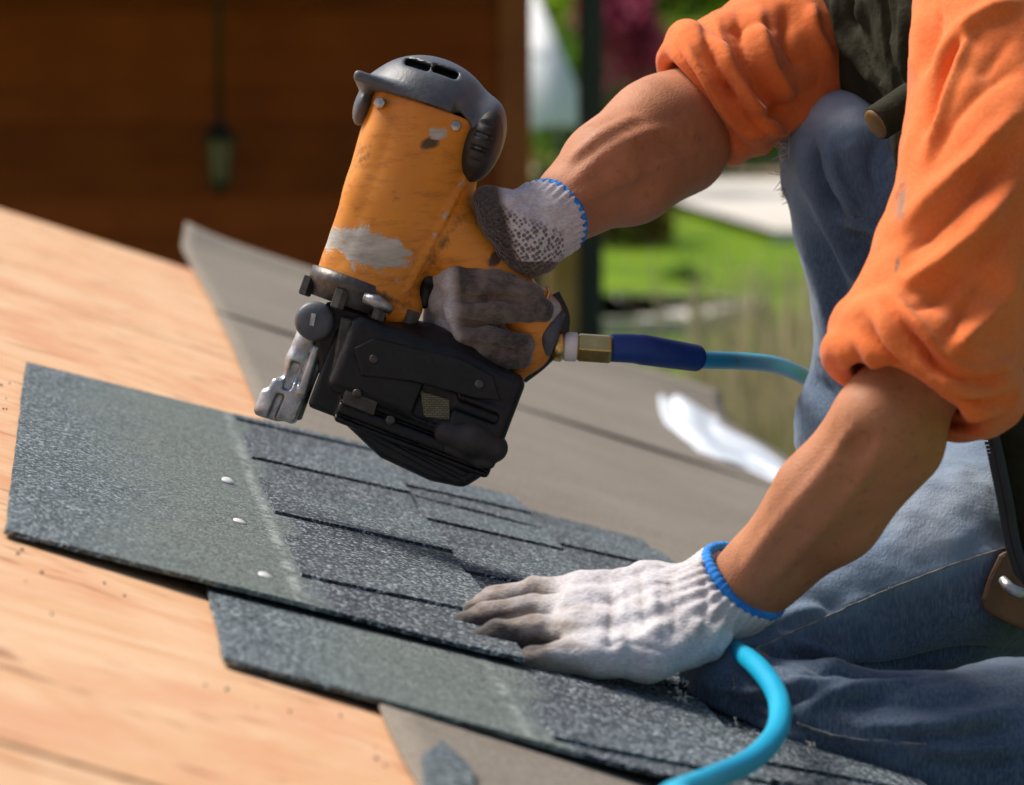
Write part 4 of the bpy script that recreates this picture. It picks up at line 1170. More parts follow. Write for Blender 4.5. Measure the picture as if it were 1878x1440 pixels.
# ------------------------------------------------------------------ air hose
hs = empty('air_hose', G(1030, 635), 'bright blue air hose with brass fitting looping from the gun past the knee', 'air hose')
p0 = G(1012, 634, -2); d0 = gd(1.0, 0.065); d0u = d0 / np.linalg.norm(d0)
def hp(px, py, d): return P(px, py, d)
V, Fc = lathe_vf(p0 + d0u * 0.000, d0, [(0, 0.0085), (0.002, 0.0118), (0.007, 0.0120), (0.010, 0.0095), (0.0105, 0.004)], 24); mk('coupler_ring', V, Fc, MT['brass'], hs)
V, Fc = lathe_vf(p0 + d0u * 0.0095, d0, [(0, 0.0100), (0.001, 0.0112), (0.009, 0.0112), (0.010, 0.0100)], 24); mk('coupler_washer', V, Fc, MT['white'], hs)
V, Fc = lathe_vf(p0 + d0u * 0.019, d0, [(0, 0.0095), (0.002, 0.0118), (0.025, 0.0118), (0.027, 0.0102), (0.0272, 0.004)], 6)
bevel(mk('hex_fitting', V, Fc, MT['brass'], hs, smooth=False), 0.0008, 2, 25)
sl = catmull(np.array([hp(1115, 638, 2.452), hp(1165, 640, 2.46), hp(1220, 648, 2.475), hp(1277, 657, 2.50)]), 10)
rr = np.interp(np.linspace(0, 1, len(sl)), [0, 0.05, 0.35, 0.42, 1], [0.0100, 0.0108, 0.0112, 0.0118, 0.0105])
V, Fc = tube_vf(sl, rr, 20); mk('hose_sleeve', V, Fc, MT['bluesleeve'], hs)
hpts = [hp(1262, 655, 2.49), hp(1290, 660, 2.51), hp(1350, 662, 2.57), hp(1410, 667, 2.66), hp(1452, 680, 2.76), hp(1490, 704, 2.86), hp(1545, 780, 2.96),
        hp(1590, 900, 2.98), roof(0.735, 2.80, 0.012), roof(0.66, 2.56, 0.024), roof(0.60, 2.44, 0.030), hp(1460, 1128, 2.36), hp(1340, 1140, 2.33), hp(1300, 1160, 2.26), hp(1345, 1190, 2.165), hp(1392, 1226, 2.075), hp(1427, 1280, 2.005), hp(1425, 1340, 1.94), hp(1380, 1392, 1.86), hp(1310, 1426, 1.78), hp(1230, 1458, 1.70), roof(0.285, 1.50, 0.05), roof(0.235, 1.36, 0.014), roof(0.22, 1.15, 0.010), roof(0.30, 0.85, 0.010), roof(0.45, 0.40, 0.010), roof(0.60, -0.2, 0.010)]
hc = catmull(np.array(hpts), 12)
for i in range(len(hc)):
    d_ = (hc[i] - R0) @ RN
    mn = 0.029 if hc[i][1] > 1.72 and hc[i][0] < 0.72 else 0.012
    if d_ < mn: hc[i] = hc[i] + RN * (mn - d_)
V, Fc = tube_vf(hc, 0.0070, 18); 
t = NT('cyan_rubber'); nz = t.noise(22, 4, 0.7); 
c_ = t.mix(t.ramp(nz, [(0.64, 0.0), (0.70, 0.8)]), t.mix(t.ramp(t.noise(5), [(0.4, 0.0), (0.6, 1.0)]), (0.0, 0.33, 0.56), (0.008, 0.43, 0.66)), (0.12, 0.15, 0.14))
t.color(c_); t.rough(0.38); t.bump(t.noise(260, 2), 0.0003, 0.5)
mk('hose_tube', V, Fc, t.m, hs)
# ------------------------------------------------------------------ the person
per = empty('person', P(1500, 1320, 2.3), 'person in orange shirt, olive vest and torn jeans kneeling with one gloved hand down', 'person')

# ---- body: one continuous skin surface (arms, torso, neck, head, legs)
WR_N = (1352, 1082, 2.172); MID_N = (1495, 932, 2.135); UP_N = (1630, 772, 2.095); EL_N = (1735, 620, 2.085); SH_N = (1855, -190, 2.36)
WR_F = (1008, 396, 2.455); MID_F = (1112, 310, 2.515); UP_F = (1220, 240, 2.56); EL_F = (1400, 160, 2.63); SH_F = (1690, -200, 2.80)
lo = np.array([0.20, 1.90, -0.62]); hi = np.array([1.35, 3.15, 0.92])
fb = Field(lo, hi, 0.0075, (np.array([0.24, 1.95, -0.50]), np.array([0.82, 2.66, 0.22])), 0.0030)
# near forearm (muscle groups)
fb.chain([pxr(1300, 1118, 2.172, 48), pxr(*WR_N, 62), pxr(1395, 1042, 2.163, 66), pxr(*MID_N, 83), pxr(*UP_N, 95), pxr(*EL_N, 84), pxr(1800, 250, 2.17, 85), pxr(*SH_N, 120)], 0.010)
fb.chain([pxr(1382, 1050, 2.148, 40), pxr(1492, 905, 2.100, 62), pxr(1610, 770, 2.072, 62), pxr(1680, 690, 2.085, 50)], 0.018)
fb.chain([pxr(1400, 1085, 2.17, 40), pxr(1540, 955, 2.135, 62), pxr(1655, 825, 2.10, 68)], 0.018)
# far forearm
fb.chain([pxr(930, 430, 2.452, 40), pxr(*WR_F, 56), pxr(1050, 362, 2.48, 62), pxr(*MID_F, 84), pxr(*UP_F, 98), pxr(*EL_F, 82), pxr(*SH_F, 110)], 0.010)
fb.chain([pxr(1026, 375, 2.445, 38), pxr(1108, 296, 2.475, 62), pxr(1200, 228, 2.53, 70), pxr(1275, 195, 2.58, 56)], 0.018)
fb.chain([pxr(1060, 400, 2.47, 34), pxr(1160, 335, 2.51, 68), pxr(1255, 280, 2.56, 76)], 0.018)
# tendons and veins
for pts, rp, h in (([(1045, 345), (1110, 285), (1190, 245), (1290, 245)], 9, 0.0018), ([(1020, 385), (1085, 345), (1150, 300)], 7, 0.0014), ([(1075, 365), (1150, 325), (1215, 300), (1270, 285)], 8, 0.0016), ([(1050, 290), (1100, 250), (1160, 215)], 7, 0.0012)):
    fb.fold(pts, rp, h, 2.2, 2.75, 0.006)
for pts, rp, h in (([(1370, 1040), (1430, 960), (1500, 880), (1560, 800)], 9, 0.0016), ([(1420, 1060), (1490, 985), (1570, 890), (1610, 830)], 8, 0.0014)):
    fb.fold(pts, rp, h, 1.95, 2.3, 0.006)
fb.fold([(1595, 800), (1575, 815), (1562, 830)], 12, 0.0022, 1.95, 2.3, 0.006, sub=True)
# torso, neck and head (mostly above the picture)
CH = P(1785, -40, 2.62); PEL = P(2010, 880, 2.55)
fb.chain([(CH, 0.095), (P(1960, 330, 2.60), 0.075), (PEL, 0.085)], 0.03)
fb.chain([(P(1765, -60, 2.74), 0.085), (P(1980, 400, 2.70), 0.06), (P(2030, 860, 2.66), 0.06)], 0.05)
fb.chain([(P(1835, -60, 2.50), 0.085), (P(1980, 400, 2.50), 0.06), (P(2040, 880, 2.46), 0.06)], 0.05)
fb.chain([pxr(*SH_N, 140), (CH + CU * 0.02, 0.07), pxr(*SH_F, 140)], 0.04)
NK = P(1700, -300, 2.62); HD = P(1600, -520, 2.60)
fb.chain([(CH + CU * 0.05, 0.07), (NK, 0.056), (P(1660, -410, 2.61), 0.055)], 0.03)
fwd = -CR * 0.8 - CU * 0.6; fwd /= np.linalg.norm(fwd); upv = CU * 0.8 - CR * 0.6; upv /= np.linalg.norm(upv)
fb.ellipsoid(HD + upv * 0.02, fwd * 0.098, upv * 0.108, CF * 0.076, 0.01)
fb.ellipsoid(HD + fwd * 0.035 - upv * 0.055, fwd * 0.060, upv * 0.062, CF * 0.056, 0.025)
fb.chain([(HD + fwd * 0.098 + upv * 0.012, 0.009), (HD + fwd * 0.116 - upv * 0.022, 0.013)], 0.012)
for s_ in (-1, 1):
    fb.ellipsoid(HD + fwd * 0.092 + CF * 0.032 * s_ + upv * 0.008, fwd * 0.016, upv * 0.012, CF * 0.016, 0.01, sub=True)
    fb.ellipsoid(HD + fwd * 0.083 + CF * 0.031 * s_ + upv * 0.008, fwd * 0.013, upv * 0.012, CF * 0.013, 0.003)
    fb.ellipsoid(HD - fwd * 0.012 + CF * 0.080 * s_ - upv * 0.008, fwd * 0.018, upv * 0.031, CF * 0.010, 0.008)
fb.chain([(HD + fwd * 0.093 - upv * 0.062 - CF * 0.02, 0.0065), (HD + fwd * 0.097 - upv * 0.062, 0.008), (HD + fwd * 0.093 - upv * 0.062 + CF * 0.02, 0.0065)], 0.008)
# legs inside the jeans
fb.chain([(PEL + CF * 0.09, 0.08), (P(1720, 430, 2.70), 0.05), pxr(1555, 300, 2.62, 70), pxr(1600, 700, 2.67, 70), (roof(0.74, 2.66, 0.09), 0.035), (roof(0.745, 2.66, 0.05), 0.03), (roof(0.66, 2.65, 0.045), 0.025)], 0.02)
fb.chain([(PEL - CF * 0.11, 0.08), pxr(1700, 1040, 2.31, 130), pxr(1400, 1200, 2.24, 70), pxr(1345, 1242, 2.19, 52), pxr(1510, 1312, 2.12, 66), pxr(1700, 1372, 2.12, 85), pxr(1960, 1445, 2.16, 75), pxr(2150, 1490, 2.19, 60), pxr(2330, 1510, 2.22, 50)], 0.02)
V, Q = fb.mesh(); V = smooth_mesh(V, Q, 3)
mk('body', V, Q, MT['skin'], per)
fh = Field(HD - 0.17, HD + 0.17, 0.005)
fh.ellipsoid(HD + upv * 0.036 - fwd * 0.008, fwd * 0.112, upv * 0.112, CF * 0.092, 0.01)
fh.cutplane(HD + upv * 0.045 + fwd * 0.07, (upv * 0.75 - fwd * 0.65))
V, Q = fh.mesh(); N_ = vnormals(V, Q); V = V + N_ * (0.004 * fourier_noise(V, 0.03, 5))[:, None]
mk('hair', V, Q, MT['hair'], per)

# ---- shirt: two sleeves with rolled cuffs, one cloth surface
lo = np.array([0.36, 1.90, -0.42]); hi = np.array([1.30, 3.0, 0.36])
fs = Field(lo, hi, 0.0065, (np.array([0.40, 1.92, -0.30]), np.array([0.80, 2.62, 0.24])), 0.0029)
fs.chain([pxr(1682, 705, 2.095, 152), pxr(1712, 640, 2.09, 160), pxr(1762, 480, 2.10, 152), pxr(1818, 300, 2.14, 165), pxr(1852, 0, 2.23, 172), pxr(1880, -230, 2.38, 175)], 0.012)
fs.chain([pxr(1600, 640, 2.095, 66), pxr(1650, 560, 2.09, 50), pxr(1720, 420, 2.11, 60)], 0.03)
fs.chain([pxr(1300, 180, 2.585, 113), pxr(1352, 150, 2.60, 130), pxr(1440, 112, 2.64, 146), pxr(1560, 0, 2.71, 150), pxr(1700, -200, 2.80, 160)], 0.012)
fs.chain([(P(1800, -80, 2.64), 0.115), (P(1930, 230, 2.62), 0.09), (P(2000, 430, 2.60), 0.09), (P(2030, 860, 2.55), 0.10)], 0.02)
fs.chain([(P(1780, -100, 2.76), 0.09), (P(1950, 280, 2.72), 0.075), (P(2030, 850, 2.66), 0.08)], 0.02)
fs.chain([(P(1865, -100, 2.50), 0.09), (P(1985, 400, 2.49), 0.08), (P(2040, 850, 2.46), 0.08)], 0.02)
# open the sleeve ends and cut the cuffs
def cuffcut(F_, c, d, r_, ln_):
    d = np.asarray(d) / np.linalg.norm(d)
    X_, Y_, _ = frame_of(d)
    F_.cone(c, r_, c + d * ln_, r_, 0.002, sub=True)
def halfcut(F_, c, d, R_, k=0.003):
    """remove everything beyond plane (c,d) within radius R_ of c"""
    s = F_.block(c - R_, c + R_); X, Y, Z = F_.grids(s)
    b = -((X - c[0]) * d[0] + (Y - c[1]) * d[1] + (Z - c[2]) * d[2])
    q = np.sqrt((X - c[0]) ** 2 + (Y - c[1]) ** 2 + (Z - c[2]) ** 2) - R_
    F_.merge(s, np.maximum(b, q).astype(np.float32), k, sub=True)
dn = (P(1550, 860, 2.215) - P(1700, 640, 2.18)); 
cdir_n = (CR * -0.42 - CU * 0.86 - CF * 0.22); cdir_n /= np.linalg.norm(cdir_n)
CN = P(1670, 726, 2.085)
halfcut(fs, CN, cdir_n, 0.14)
cdir_f = (CR * -0.80 - CU * 0.56 - CF * 0.16); cdir_f /= np.linalg.norm(cdir_f)
CFp = P(1278, 196, 2.575)
halfcut(fs, CFp, cdir_f, 0.12)
# rolled cuff bands (rings) near sleeve and far sleeve
def ring(F_, c, d, r_, tr, k, wob=0.0, seed=0, tilt=(0, 0), ell=1.0):
    x_, y_, dd = frame_of(d); rg = np.random.default_rng(seed); ph = rg.uniform(0, 6, 4)
    L = []
    for a in np.linspace(0, 2 * math.pi, 41):
        rad = r_ * (1 + wob * math.sin(2 * a + ph[0]) + wob * 0.6 * math.sin(3 * a + ph[1]))
        L.append((c + rad * (math.cos(a) * x_ + math.sin(a) * y_ * ell) + dd * (tilt[0] * math.cos(a) + tilt[1] * math.sin(a)) * r_, tr * (1 + 0.25 * math.sin(3 * a + ph[2]))))
    F_.chain(L, k)
SN = 2.09 / FPX; SF = 2.59 / FPX
ring(fs, CN - cdir_n * 0.007, cdir_n, 150 * SN, 0.0095, 0.006, 0.015, 1)
ring(fs, CN - cdir_n * 0.026, cdir_n, 151 * SN, 0.0115, 0.012, 0.015, 2, (0.05, -0.04))
ring(fs, CFp - cdir_f * 0.006, cdir_f, 112 * SF, 0.0075, 0.006, 0.03, 4)
ring(fs, CFp - cdir_f * 0.024, cdir_f, 116 * SF, 0.0095, 0.010, 0.015, 5, (0.05, 0.03))
# inside of cuffs
fs.chain([(CN + cdir_n * 0.02, 136 * SN), (CN + cdir_n * 0.002, 120 * SN)], 0.004, sub=True)
fs.chain([(CFp + cdir_f * 0.02, 100 * SF), (CFp + cdir_f * 0.002, 92 * SF)], 0.004, sub=True)
nearF = [  # (+) ridges, (-) creases on the near sleeve
    ([(1876, 0), (1800, 32), (1735, 95), (1690, 205)], 17, 0.0075), ([(1768, 55), (1742, 110), (1712, 180), (1692, 250)], 15, -0.0110),
    ([(1785, 45), (1758, 115), (1722, 195), (1695, 290)], 13, 0.0065), ([(1876, 120), (1810, 150), (1745, 215), (1702, 310)], 22, -0.0055),
    ([(1876, 195), (1800, 280), (1722, 355), (1650, 420)], 20, 0.0065), ([(1876, 250), (1800, 335), (1715, 415), (1660, 470)], 18, -0.0070),
    ([(1876, 325), (1800, 420), (1715, 490), (1640, 535)], 19, 0.0060), ([(1876, 390), (1810, 465), (1740, 530), (1660, 570)], 18, -0.0060),
    ([(1876, 470), (1840, 550), (1775, 620), (1738, 655)], 18, 0.0065), ([(1820, 500), (1775, 560), (1735, 640)], 15, -0.0050),
    ([(1690, 0), (1686, 80), (1676, 150)], 14, 0.005), ([(1722, 0), (1708, 80), (1698, 140)], 12, -0.0065), ([(1860, 60), (1820, 110), (1790, 140)], 18, -0.003),
    # rolled cuff bands
    ([(1632, 528), (1690, 600), (1745, 662), (1810, 680), (1866, 655)], 10, 0.0050), ([(1618, 545), (1675, 625), (1740, 685), (1808, 698), (1862, 675)], 8, -0.0085),
    ([(1600, 562), (1655, 650), (1735, 710), (1800, 722), (1858, 702)], 12, 0.0045), ([(1580, 580), (1640, 672), (1730, 730), (1800, 742), (1852, 725)], 8, -0.0080),
    ([(1560, 600), (1625, 690), (1720, 748), (1790, 762), (1845, 748)], 12, 0.0045), ([(1545, 620), (1612, 708), (1705, 762), (1775, 778), (1836, 770)], 7, -0.0050),
    ([(1532, 648), (1600, 722), (1700, 770), (1770, 790), (1822, 794)], 9, 0.0045), ([(1648, 600), (1700, 655), (1730, 700)], 9, -0.0040), ([(1700, 690), (1760, 700), (1840, 690)], 8, 0.003)]
farF = [([(1228, 78), (1272, 150), (1325, 232), (1368, 272)], 8, -0.0050), ([(1248, 62), (1290, 140), (1345, 225), (1400, 268)], 10, 0.0045), ([(1290, 38), (1312, 120), (1362, 205), (1418, 255)], 8, -0.0080),
        ([(1312, 28), (1335, 110), (1385, 190), (1440, 245)], 12, 0.0055), ([(1352, 12), (1362, 90), (1400, 165), (1450, 215)], 12, -0.0070), ([(1392, 5), (1405, 80), (1435, 150), (1470, 195)], 15, 0.0055),
        ([(1440, 5), (1450, 80), (1480, 140)], 15, -0.0070), ([(1488, 5), (1500, 60), (1530, 115)], 13, 0.0055), ([(1375, 218), (1430, 208), (1500, 160)], 10, -0.0060), ([(1365, 245), (1430, 238), (1510, 180)], 10, 0.0050),
        ([(1322, 145), (1336, 165), (1344, 192)], 8, -0.0080), ([(1330, 60), (1380, 40), (1430, 50)], 14, -0.004)]
V, Q = fs.mesh(); V = smooth_mesh(V, Q, 1); N_ = vnormals(V, Q)
V = V + N_ * (dispfolds(V, N_, nearF, 1.9, 2.33, 1.2, 0.85) + dispfolds(V, N_, farF, 2.40, 2.85, 1.25, 0.85) + 0.0005 * fourier_noise(V, 0.07, 11, ridged=True) + 0.00025 * fourier_noise(V, 0.03, 12))[:, None]
V = smooth_mesh(V, Q, 1)
px, py = toPix(V)
stain = np.clip(1.0 - 0.55 * ell(px, py, 1652, 375, 16, 52, 0.15), 0, 1)
stain = np.maximum(stain, np.clip(0.75 - 0.6 * ell(px, py, 1645, 480, 10, 50, 0.1), 0, 1))
stain[(V @ CF) > 2.26] = 0
stain = np.maximum(stain, np.where((V @ CF) > 2.45, np.clip(0.62 - 0.5 * ell(px, py, 1440, 100, 30, 60, -0.5), 0, 0.6), 0))
mk('shirt', V, Q, MT['shirt'], per, attrs={'stain': stain})

# ---- vest
lo = np.array([0.58, 2.10, -0.56]); hi = np.array([1.34, 3.0, 0.30])
fv = Field(lo, hi, 0.0048)
fv.chain([(P(1785, -60, 2.64), 0.138), (P(1802, 50, 2.64), 0.132), (P(1905, 230, 2.62), 0.118), (P(1985, 430, 2.60), 0.114), (P(2010, 700, 2.57), 0.120), (P(2030, 960, 2.55), 0.136)], 0.03)
fv.chain([(P(1765, -80, 2.76), 0.112), (P(1790, 40, 2.74), 0.102), (P(1930, 280, 2.72), 0.095), (P(1980, 450, 2.70), 0.10), (P(2030, 900, 2.66), 0.125)], 0.05)
fv.chain([(P(1850, -80, 2.50), 0.115), (P(1900, 100, 2.50), 0.105), (P(1975, 400, 2.47), 0.10), (P(2015, 700, 2.44), 0.115), (P(2040, 1000, 2.42), 0.118)], 0.05)
fv.chain([pxr(1760, 130, 2.53, 60), pxr(1690, 200, 2.50, 44), pxr(1672, 255, 2.49, 34), pxr(1652, 312, 2.49, 13)], 0.02)
fv.cone(*pxr(1880, 40, 2.24, 200), *pxr(1880, -230, 2.38, 205), 0.006, sub=True)
fv.cone(*pxr(1790, 500, 2.10, 190), *pxr(1880, 40, 2.24, 200), 0.006, sub=True)
for pts, rp, h in (([(1530, 0), (1550, 80), (1610, 160)], 10, 0.006), ([(1575, 0), (1590, 80), (1630, 170)], 10, 0.006), ([(1655, 10), (1660, 90), (1665, 150)], 12, 0.005)):
    fv.fold(pts, rp, h, 2.2, 2.95, 0.008)
for pts, rp, h in (([(1555, 0), (1570, 70), (1620, 150)], 8, 0.005), ([(1615, 0), (1622, 80), (1645, 170)], 7, 0.007), ([(1860, 700), (1870, 850), (1885, 1000)], 12, 0.006)):
    fv.fold(pts, rp, h, 2.2, 2.95, 0.006, sub=True)
V, Q = fv.mesh(); V = smooth_mesh(V, Q, 1); N_ = vnormals(V, Q)
V = V + N_ * (0.0010 * fourier_noise(V, 0.09, 21, ridged=True) + 0.0003 * fourier_noise(V, 0.03, 22))[:, None]
vest = mk('vest', V, Q, MT['vest'], per)
# toggle roll on the vest with a brown end
ta = P(1606, 228, 2.44); tb = P(1760, 128, 2.47)
V, Fc = lathe_vf(ta, tb - ta, [(0.0, 0.0128), (0.002, 0.0140), (0.03, 0.0145), (0.08, 0.0150), (0.0805, 0.003)], 24)
tg = mk('rolled_flap', V, Fc, MT['vest'], vest)
d_ = (tb - ta) / np.linalg.norm(tb - ta)
V, Fc = lathe_vf(ta - d_ * 0.0022, tb - ta, [(0, 0.004), (0.0004, 0.0095), (0.0018, 0.0122), (0.006, 0.0126)], 24)
mk('brown_button', V, Fc, simple('brown_horn', (0.10, 0.055, 0.012), (0.18, 0.10, 0.025), 60, 0.4, 100, 0.0003), tg)
# zip along the open vest edge, seen below the sleeve
zp = []
for (x, y) in ((1780, 700), (1812, 806), (1826, 870), (1838, 930), (1848, 990), (1866, 1050), (1895, 1110)):
    zp.append((x, y))
zpts = []
for (x, y) in catmull(np.array(zp, float), 12):
    zpts.append(P(x, y, 2.225))
zpts = np.array(zpts)
L = zpts; Wd = np.array([CR * 0.013 + CF * 0.012] * len(L))
flap = []
for i in range(len(L)):
    flap += [L[i] - CF * 0.0012, L[i] + CF * 0.0016, L[i] + CR * 0.05 + CF * 0.025 - CF * 0.0012, L[i] + CR * 0.05 + CF * 0.025 + CF * 0.0016, L[i] + CR * 0.16 + CF * 0.06 - CF * 0.0012, L[i] + CR * 0.16 + CF * 0.06 + CF * 0.0016]
n_ = len(L); Fc = []
for i in range(n_ - 1):
    a, b = 6 * i, 6 * (i + 1)
    Fc += [[a, b, b + 2, a + 2], [a + 2, b + 2, b + 4, a + 4], [a + 1, a + 3, b + 3, b + 1], [a + 3, a + 5, b + 5, b + 3], [a, a + 1, b + 1, b], [a + 4, b + 4, b + 5, a + 5]]
fo = mk('vest_front_panel', flap, Fc, MT['vest'], vest)
V, Fc = tube_vf(zpts - CF * 0.002 + CR * 0.004, 0.0045, 8); zo = mk('zip_tape', V, Fc, MT['zip'], vest)
ZV = []; ZF = []
seg = np.linspace(0, len(zpts) - 1.001, 62)
for s_ in seg:
    i = int(s_); p_ = zpts[i] + (zpts[i + 1] - zpts[i]) * (s_ - i) - CF * 0.004 - CR * 0.0012
    v_, q_ = box_vf(p_, CR * 0.0022, CU * 0.0011, CF * 0.0018); k0 = len(ZV); ZV += v_; ZF += [[j + k0 for j in f] for f in q_]
zt = mk('zip_teeth', ZV, ZF, MT['zip'], zo, smooth=False); zt['kind'] = 'stuff'
# ---- jeans
lo = np.array([0.36, 1.90, -0.70]); hi = np.array([1.32, 3.05, -0.02])
fj = Field(lo, hi, 0.0065, (np.array([0.36, 1.94, -0.56]), np.array([0.76, 2.34, -0.04])), 0.0034)
# far leg, knee raised
fj.chain([pxr(1556, 292, 2.62, 110), pxr(1584, 420, 2.63, 118), pxr(1608, 540, 2.65, 112), pxr(1618, 650, 2.67, 116), pxr(1590, 780, 2.68, 126), pxr(1600, 930, 2.69, 112), (roof(0.71, 2.645, 0.13), 0.050), (roof(0.74, 2.645, 0.085), 0.052)], 0.020)
fj.chain([pxr(1530, 266, 2.60, 86), pxr(1545, 330, 2.60, 92)], 0.02)
fj.chain([pxr(1560, 294, 2.61, 112), pxr(1700, 400, 2.62, 150), pxr(1960, 700, 2.63, 195), (P(2010, 860, 2.62), 0.10)], 0.03)
# near leg, kneeling
fj.chain([pxr(1330, 1222, 2.195, 74), pxr(1385, 1200, 2.23, 100), pxr(1480, 1152, 2.255, 130), pxr(1700, 1040, 2.30, 190), pxr(1860, 975, 2.37, 215), (P(1980, 900, 2.46), 0.095), (P(2010, 870, 2.50), 0.11)], 0.03)
fj.chain([pxr(1296, 1245, 2.17, 56), pxr(1345, 1264, 2.15, 74), pxr(1500, 1310, 2.115, 98), pxr(1700, 1362, 2.115, 134), pxr(1860, 1396, 2.145, 190), pxr(1960, 1425, 2.165, 190), pxr(2120, 1480, 2.19, 115)], 0.012)
fj.chain([(PEL + CF * 0.06, 0.115), (PEL - CF * 0.07, 0.115)], 0.05)
farJ = [([(1486, 250), (1490, 310), (1512, 362), (1548, 404)], 13, -0.0150), ([(1472, 258), (1480, 330), (1508, 400), (1550, 470), (1590, 550)], 13, 0.0070),
        ([(1510, 250), (1535, 330), (1570, 395)], 16, 0.0060), ([(1468, 330), (1500, 420), (1540, 520), (1560, 620)], 18, -0.0050),
        ([(1458, 380), (1488, 470), (1518, 580), (1526, 680)], 15, 0.0035), ([(1543, 405), (1590, 414), (1645, 440)], 13, 0.0050),
        ([(1545, 426), (1590, 436), (1645, 462)], 7, -0.0080), ([(1565, 440), (1592, 470), (1628, 505)], 14, -0.0080), ([(1600, 432), (1614, 470), (1640, 512)], 9, 0.0055),
        ([(1560, 470), (1588, 505), (1604, 570)], 13, 0.0060), ([(1490, 690), (1530, 730), (1560, 790)], 14, -0.006), ([(1500, 655), (1540, 640), (1580, 610)], 12, 0.004), ([(1620, 250), (1600, 300), (1610, 360)], 16, -0.004)]
nearJ = [([(1876, 1196), (1750, 1206), (1620, 1232), (1540, 1224), (1440, 1198)], 9, -0.0120), ([(1282, 1246), (1330, 1268), (1400, 1266), (1480, 1244), (1580, 1230)], 9, 0.0055),
        ([(1440, 1168), (1500, 1190), (1570, 1215)], 12, 0.0050), ([(1395, 1192), (1460, 1226), (1530, 1238)], 9, -0.0085), ([(1415, 1210), (1450, 1222), (1500, 1230)], 8, 0.0050),
        ([(1300, 1260), (1360, 1286), (1430, 1288), (1510, 1266)], 8, -0.0060), ([(1520, 1268), (1600, 1252), (1720, 1246)], 15, 0.0050), ([(1500, 1300), (1600, 1282), (1720, 1290), (1850, 1262)], 18, -0.0055),
        ([(1560, 1330), (1680, 1330), (1800, 1312), (1876, 1290)], 16, 0.0060), ([(1600, 1350), (1740, 1352), (1876, 1332)], 13, -0.0065), ([(1450, 1326), (1560, 1356), (1750, 1372), (1876, 1370)], 6, 0.0030),
        ([(1490, 1100), (1560, 1120), (1650, 1110)], 18, -0.0040), ([(1430, 1140), (1470, 1120), (1520, 1118)], 13, 0.0040), ([(1330, 1300), (1420, 1325), (1500, 1345)], 9, -0.0050), ([(1700, 1130), (1780, 1120), (1850, 1100)], 22, 0.0040),
        ([(1680, 1400), (1780, 1410), (1876, 1400)], 16, -0.0060), ([(1560, 1290), (1640, 1262), (1760, 1235)], 10, -0.0040)]
seam = [(1352, 1206), (1385, 1191), (1450, 1162), (1560, 1112), (1660, 1070), (1760, 1032), (1850, 1004)]
fj.fold(seam, 5, 0.0022, 1.95, 2.42, 0.004, taper=False)
SEAMP = [fj.hit(x, y - 1, 1.95, 2.42) for x, y in catmull(np.array(seam, float), 6)]
SEAM2 = [fj.hit(x, y, 1.93, 2.42) for x, y in catmull(np.array([(1460, 1328), (1560, 1354), (1700, 1366)], float), 10)]
PBAND = [fj.hit(x, y, 2.35, 3.0) for x, y in catmull(np.array([(1546, 398), (1590, 405), (1640, 432)], float), 10)]
PBAND2 = [fj.hit(x, y, 2.35, 3.0) for x, y in catmull(np.array([(1550, 416), (1590, 424), (1640, 450)], float), 10)]
KNEE = [fj.hit(x, y, 1.93, 2.42) for x, y in catmull(np.array([(1340, 1212), (1346, 1245), (1350, 1276)], float), 8)]
fj.cutplane(R0 + RN * 0.0175, RN)
V, Q = fj.mesh(); V = smooth_mesh(V, Q, 1); N_ = vnormals(V, Q)
V = V + N_ * (dispfolds(V, N_, farJ, 2.4, 3.0, 1.5) + dispfolds(V, N_, nearJ, 1.9, 2.48) + 0.0006 * fourier_noise(V, 0.07, 31, ridged=True) + 0.0002 * fourier_noise(V, 0.02, 32))[:, None]
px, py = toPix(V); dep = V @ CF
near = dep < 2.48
wr = np.full(len(V), 0.40)  # denim tone: real fade, with light and shade painted in as well
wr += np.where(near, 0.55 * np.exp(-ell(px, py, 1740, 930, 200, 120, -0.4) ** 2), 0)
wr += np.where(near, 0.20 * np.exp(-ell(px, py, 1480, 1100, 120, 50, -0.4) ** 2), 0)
wr += np.where(~near, 0.62 * np.exp(-ell(px, py, 1545, 195, 130, 65, 0.0) ** 2) + 0.28 * np.exp(-ell(px, py, 1465, 330, 35, 110, -0.1) ** 2), 0)  # knee top and shin front lightened where light falls
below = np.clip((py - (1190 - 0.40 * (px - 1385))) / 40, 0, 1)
wr -= np.where(near, 0.30 * below, 0)  # shade on the lower leg put into the denim colour
mk('jeans', V, Q, MT['denim'], per, attrs={'wear_or_light': wr})
jeans = per.children[-1] if False else [c for c in sc.objects if c.name.startswith('jeans')][0]
JV, JN = V, vnormals(V, Q)
def snap(L, off):
    out = []
    for p_ in L:
        p_ = p_[0] if isinstance(p_, tuple) else p_
        i = int(np.argmin(((JV - p_) ** 2).sum(1))); nn = JN[i]
        out.append(p_ - nn * float((p_ - JV[i]) @ nn) + nn * off)
    return out
V, Fc = tube_vf(snap(SEAMP, 0.0001), 0.0007, 6); mk('seam_thread', V, Fc, simple('pale_seam_thread', (0.12, 0.13, 0.14), (0.34, 0.32, 0.28), 200, 0.9, 500, 0.0004), jeans)
V, Fc = tube_vf(snap(SEAM2, 0.0001), 0.0008, 6); mk('seam_thread', V, Fc, bpy.data.materials['pale_seam_thread'], jeans)
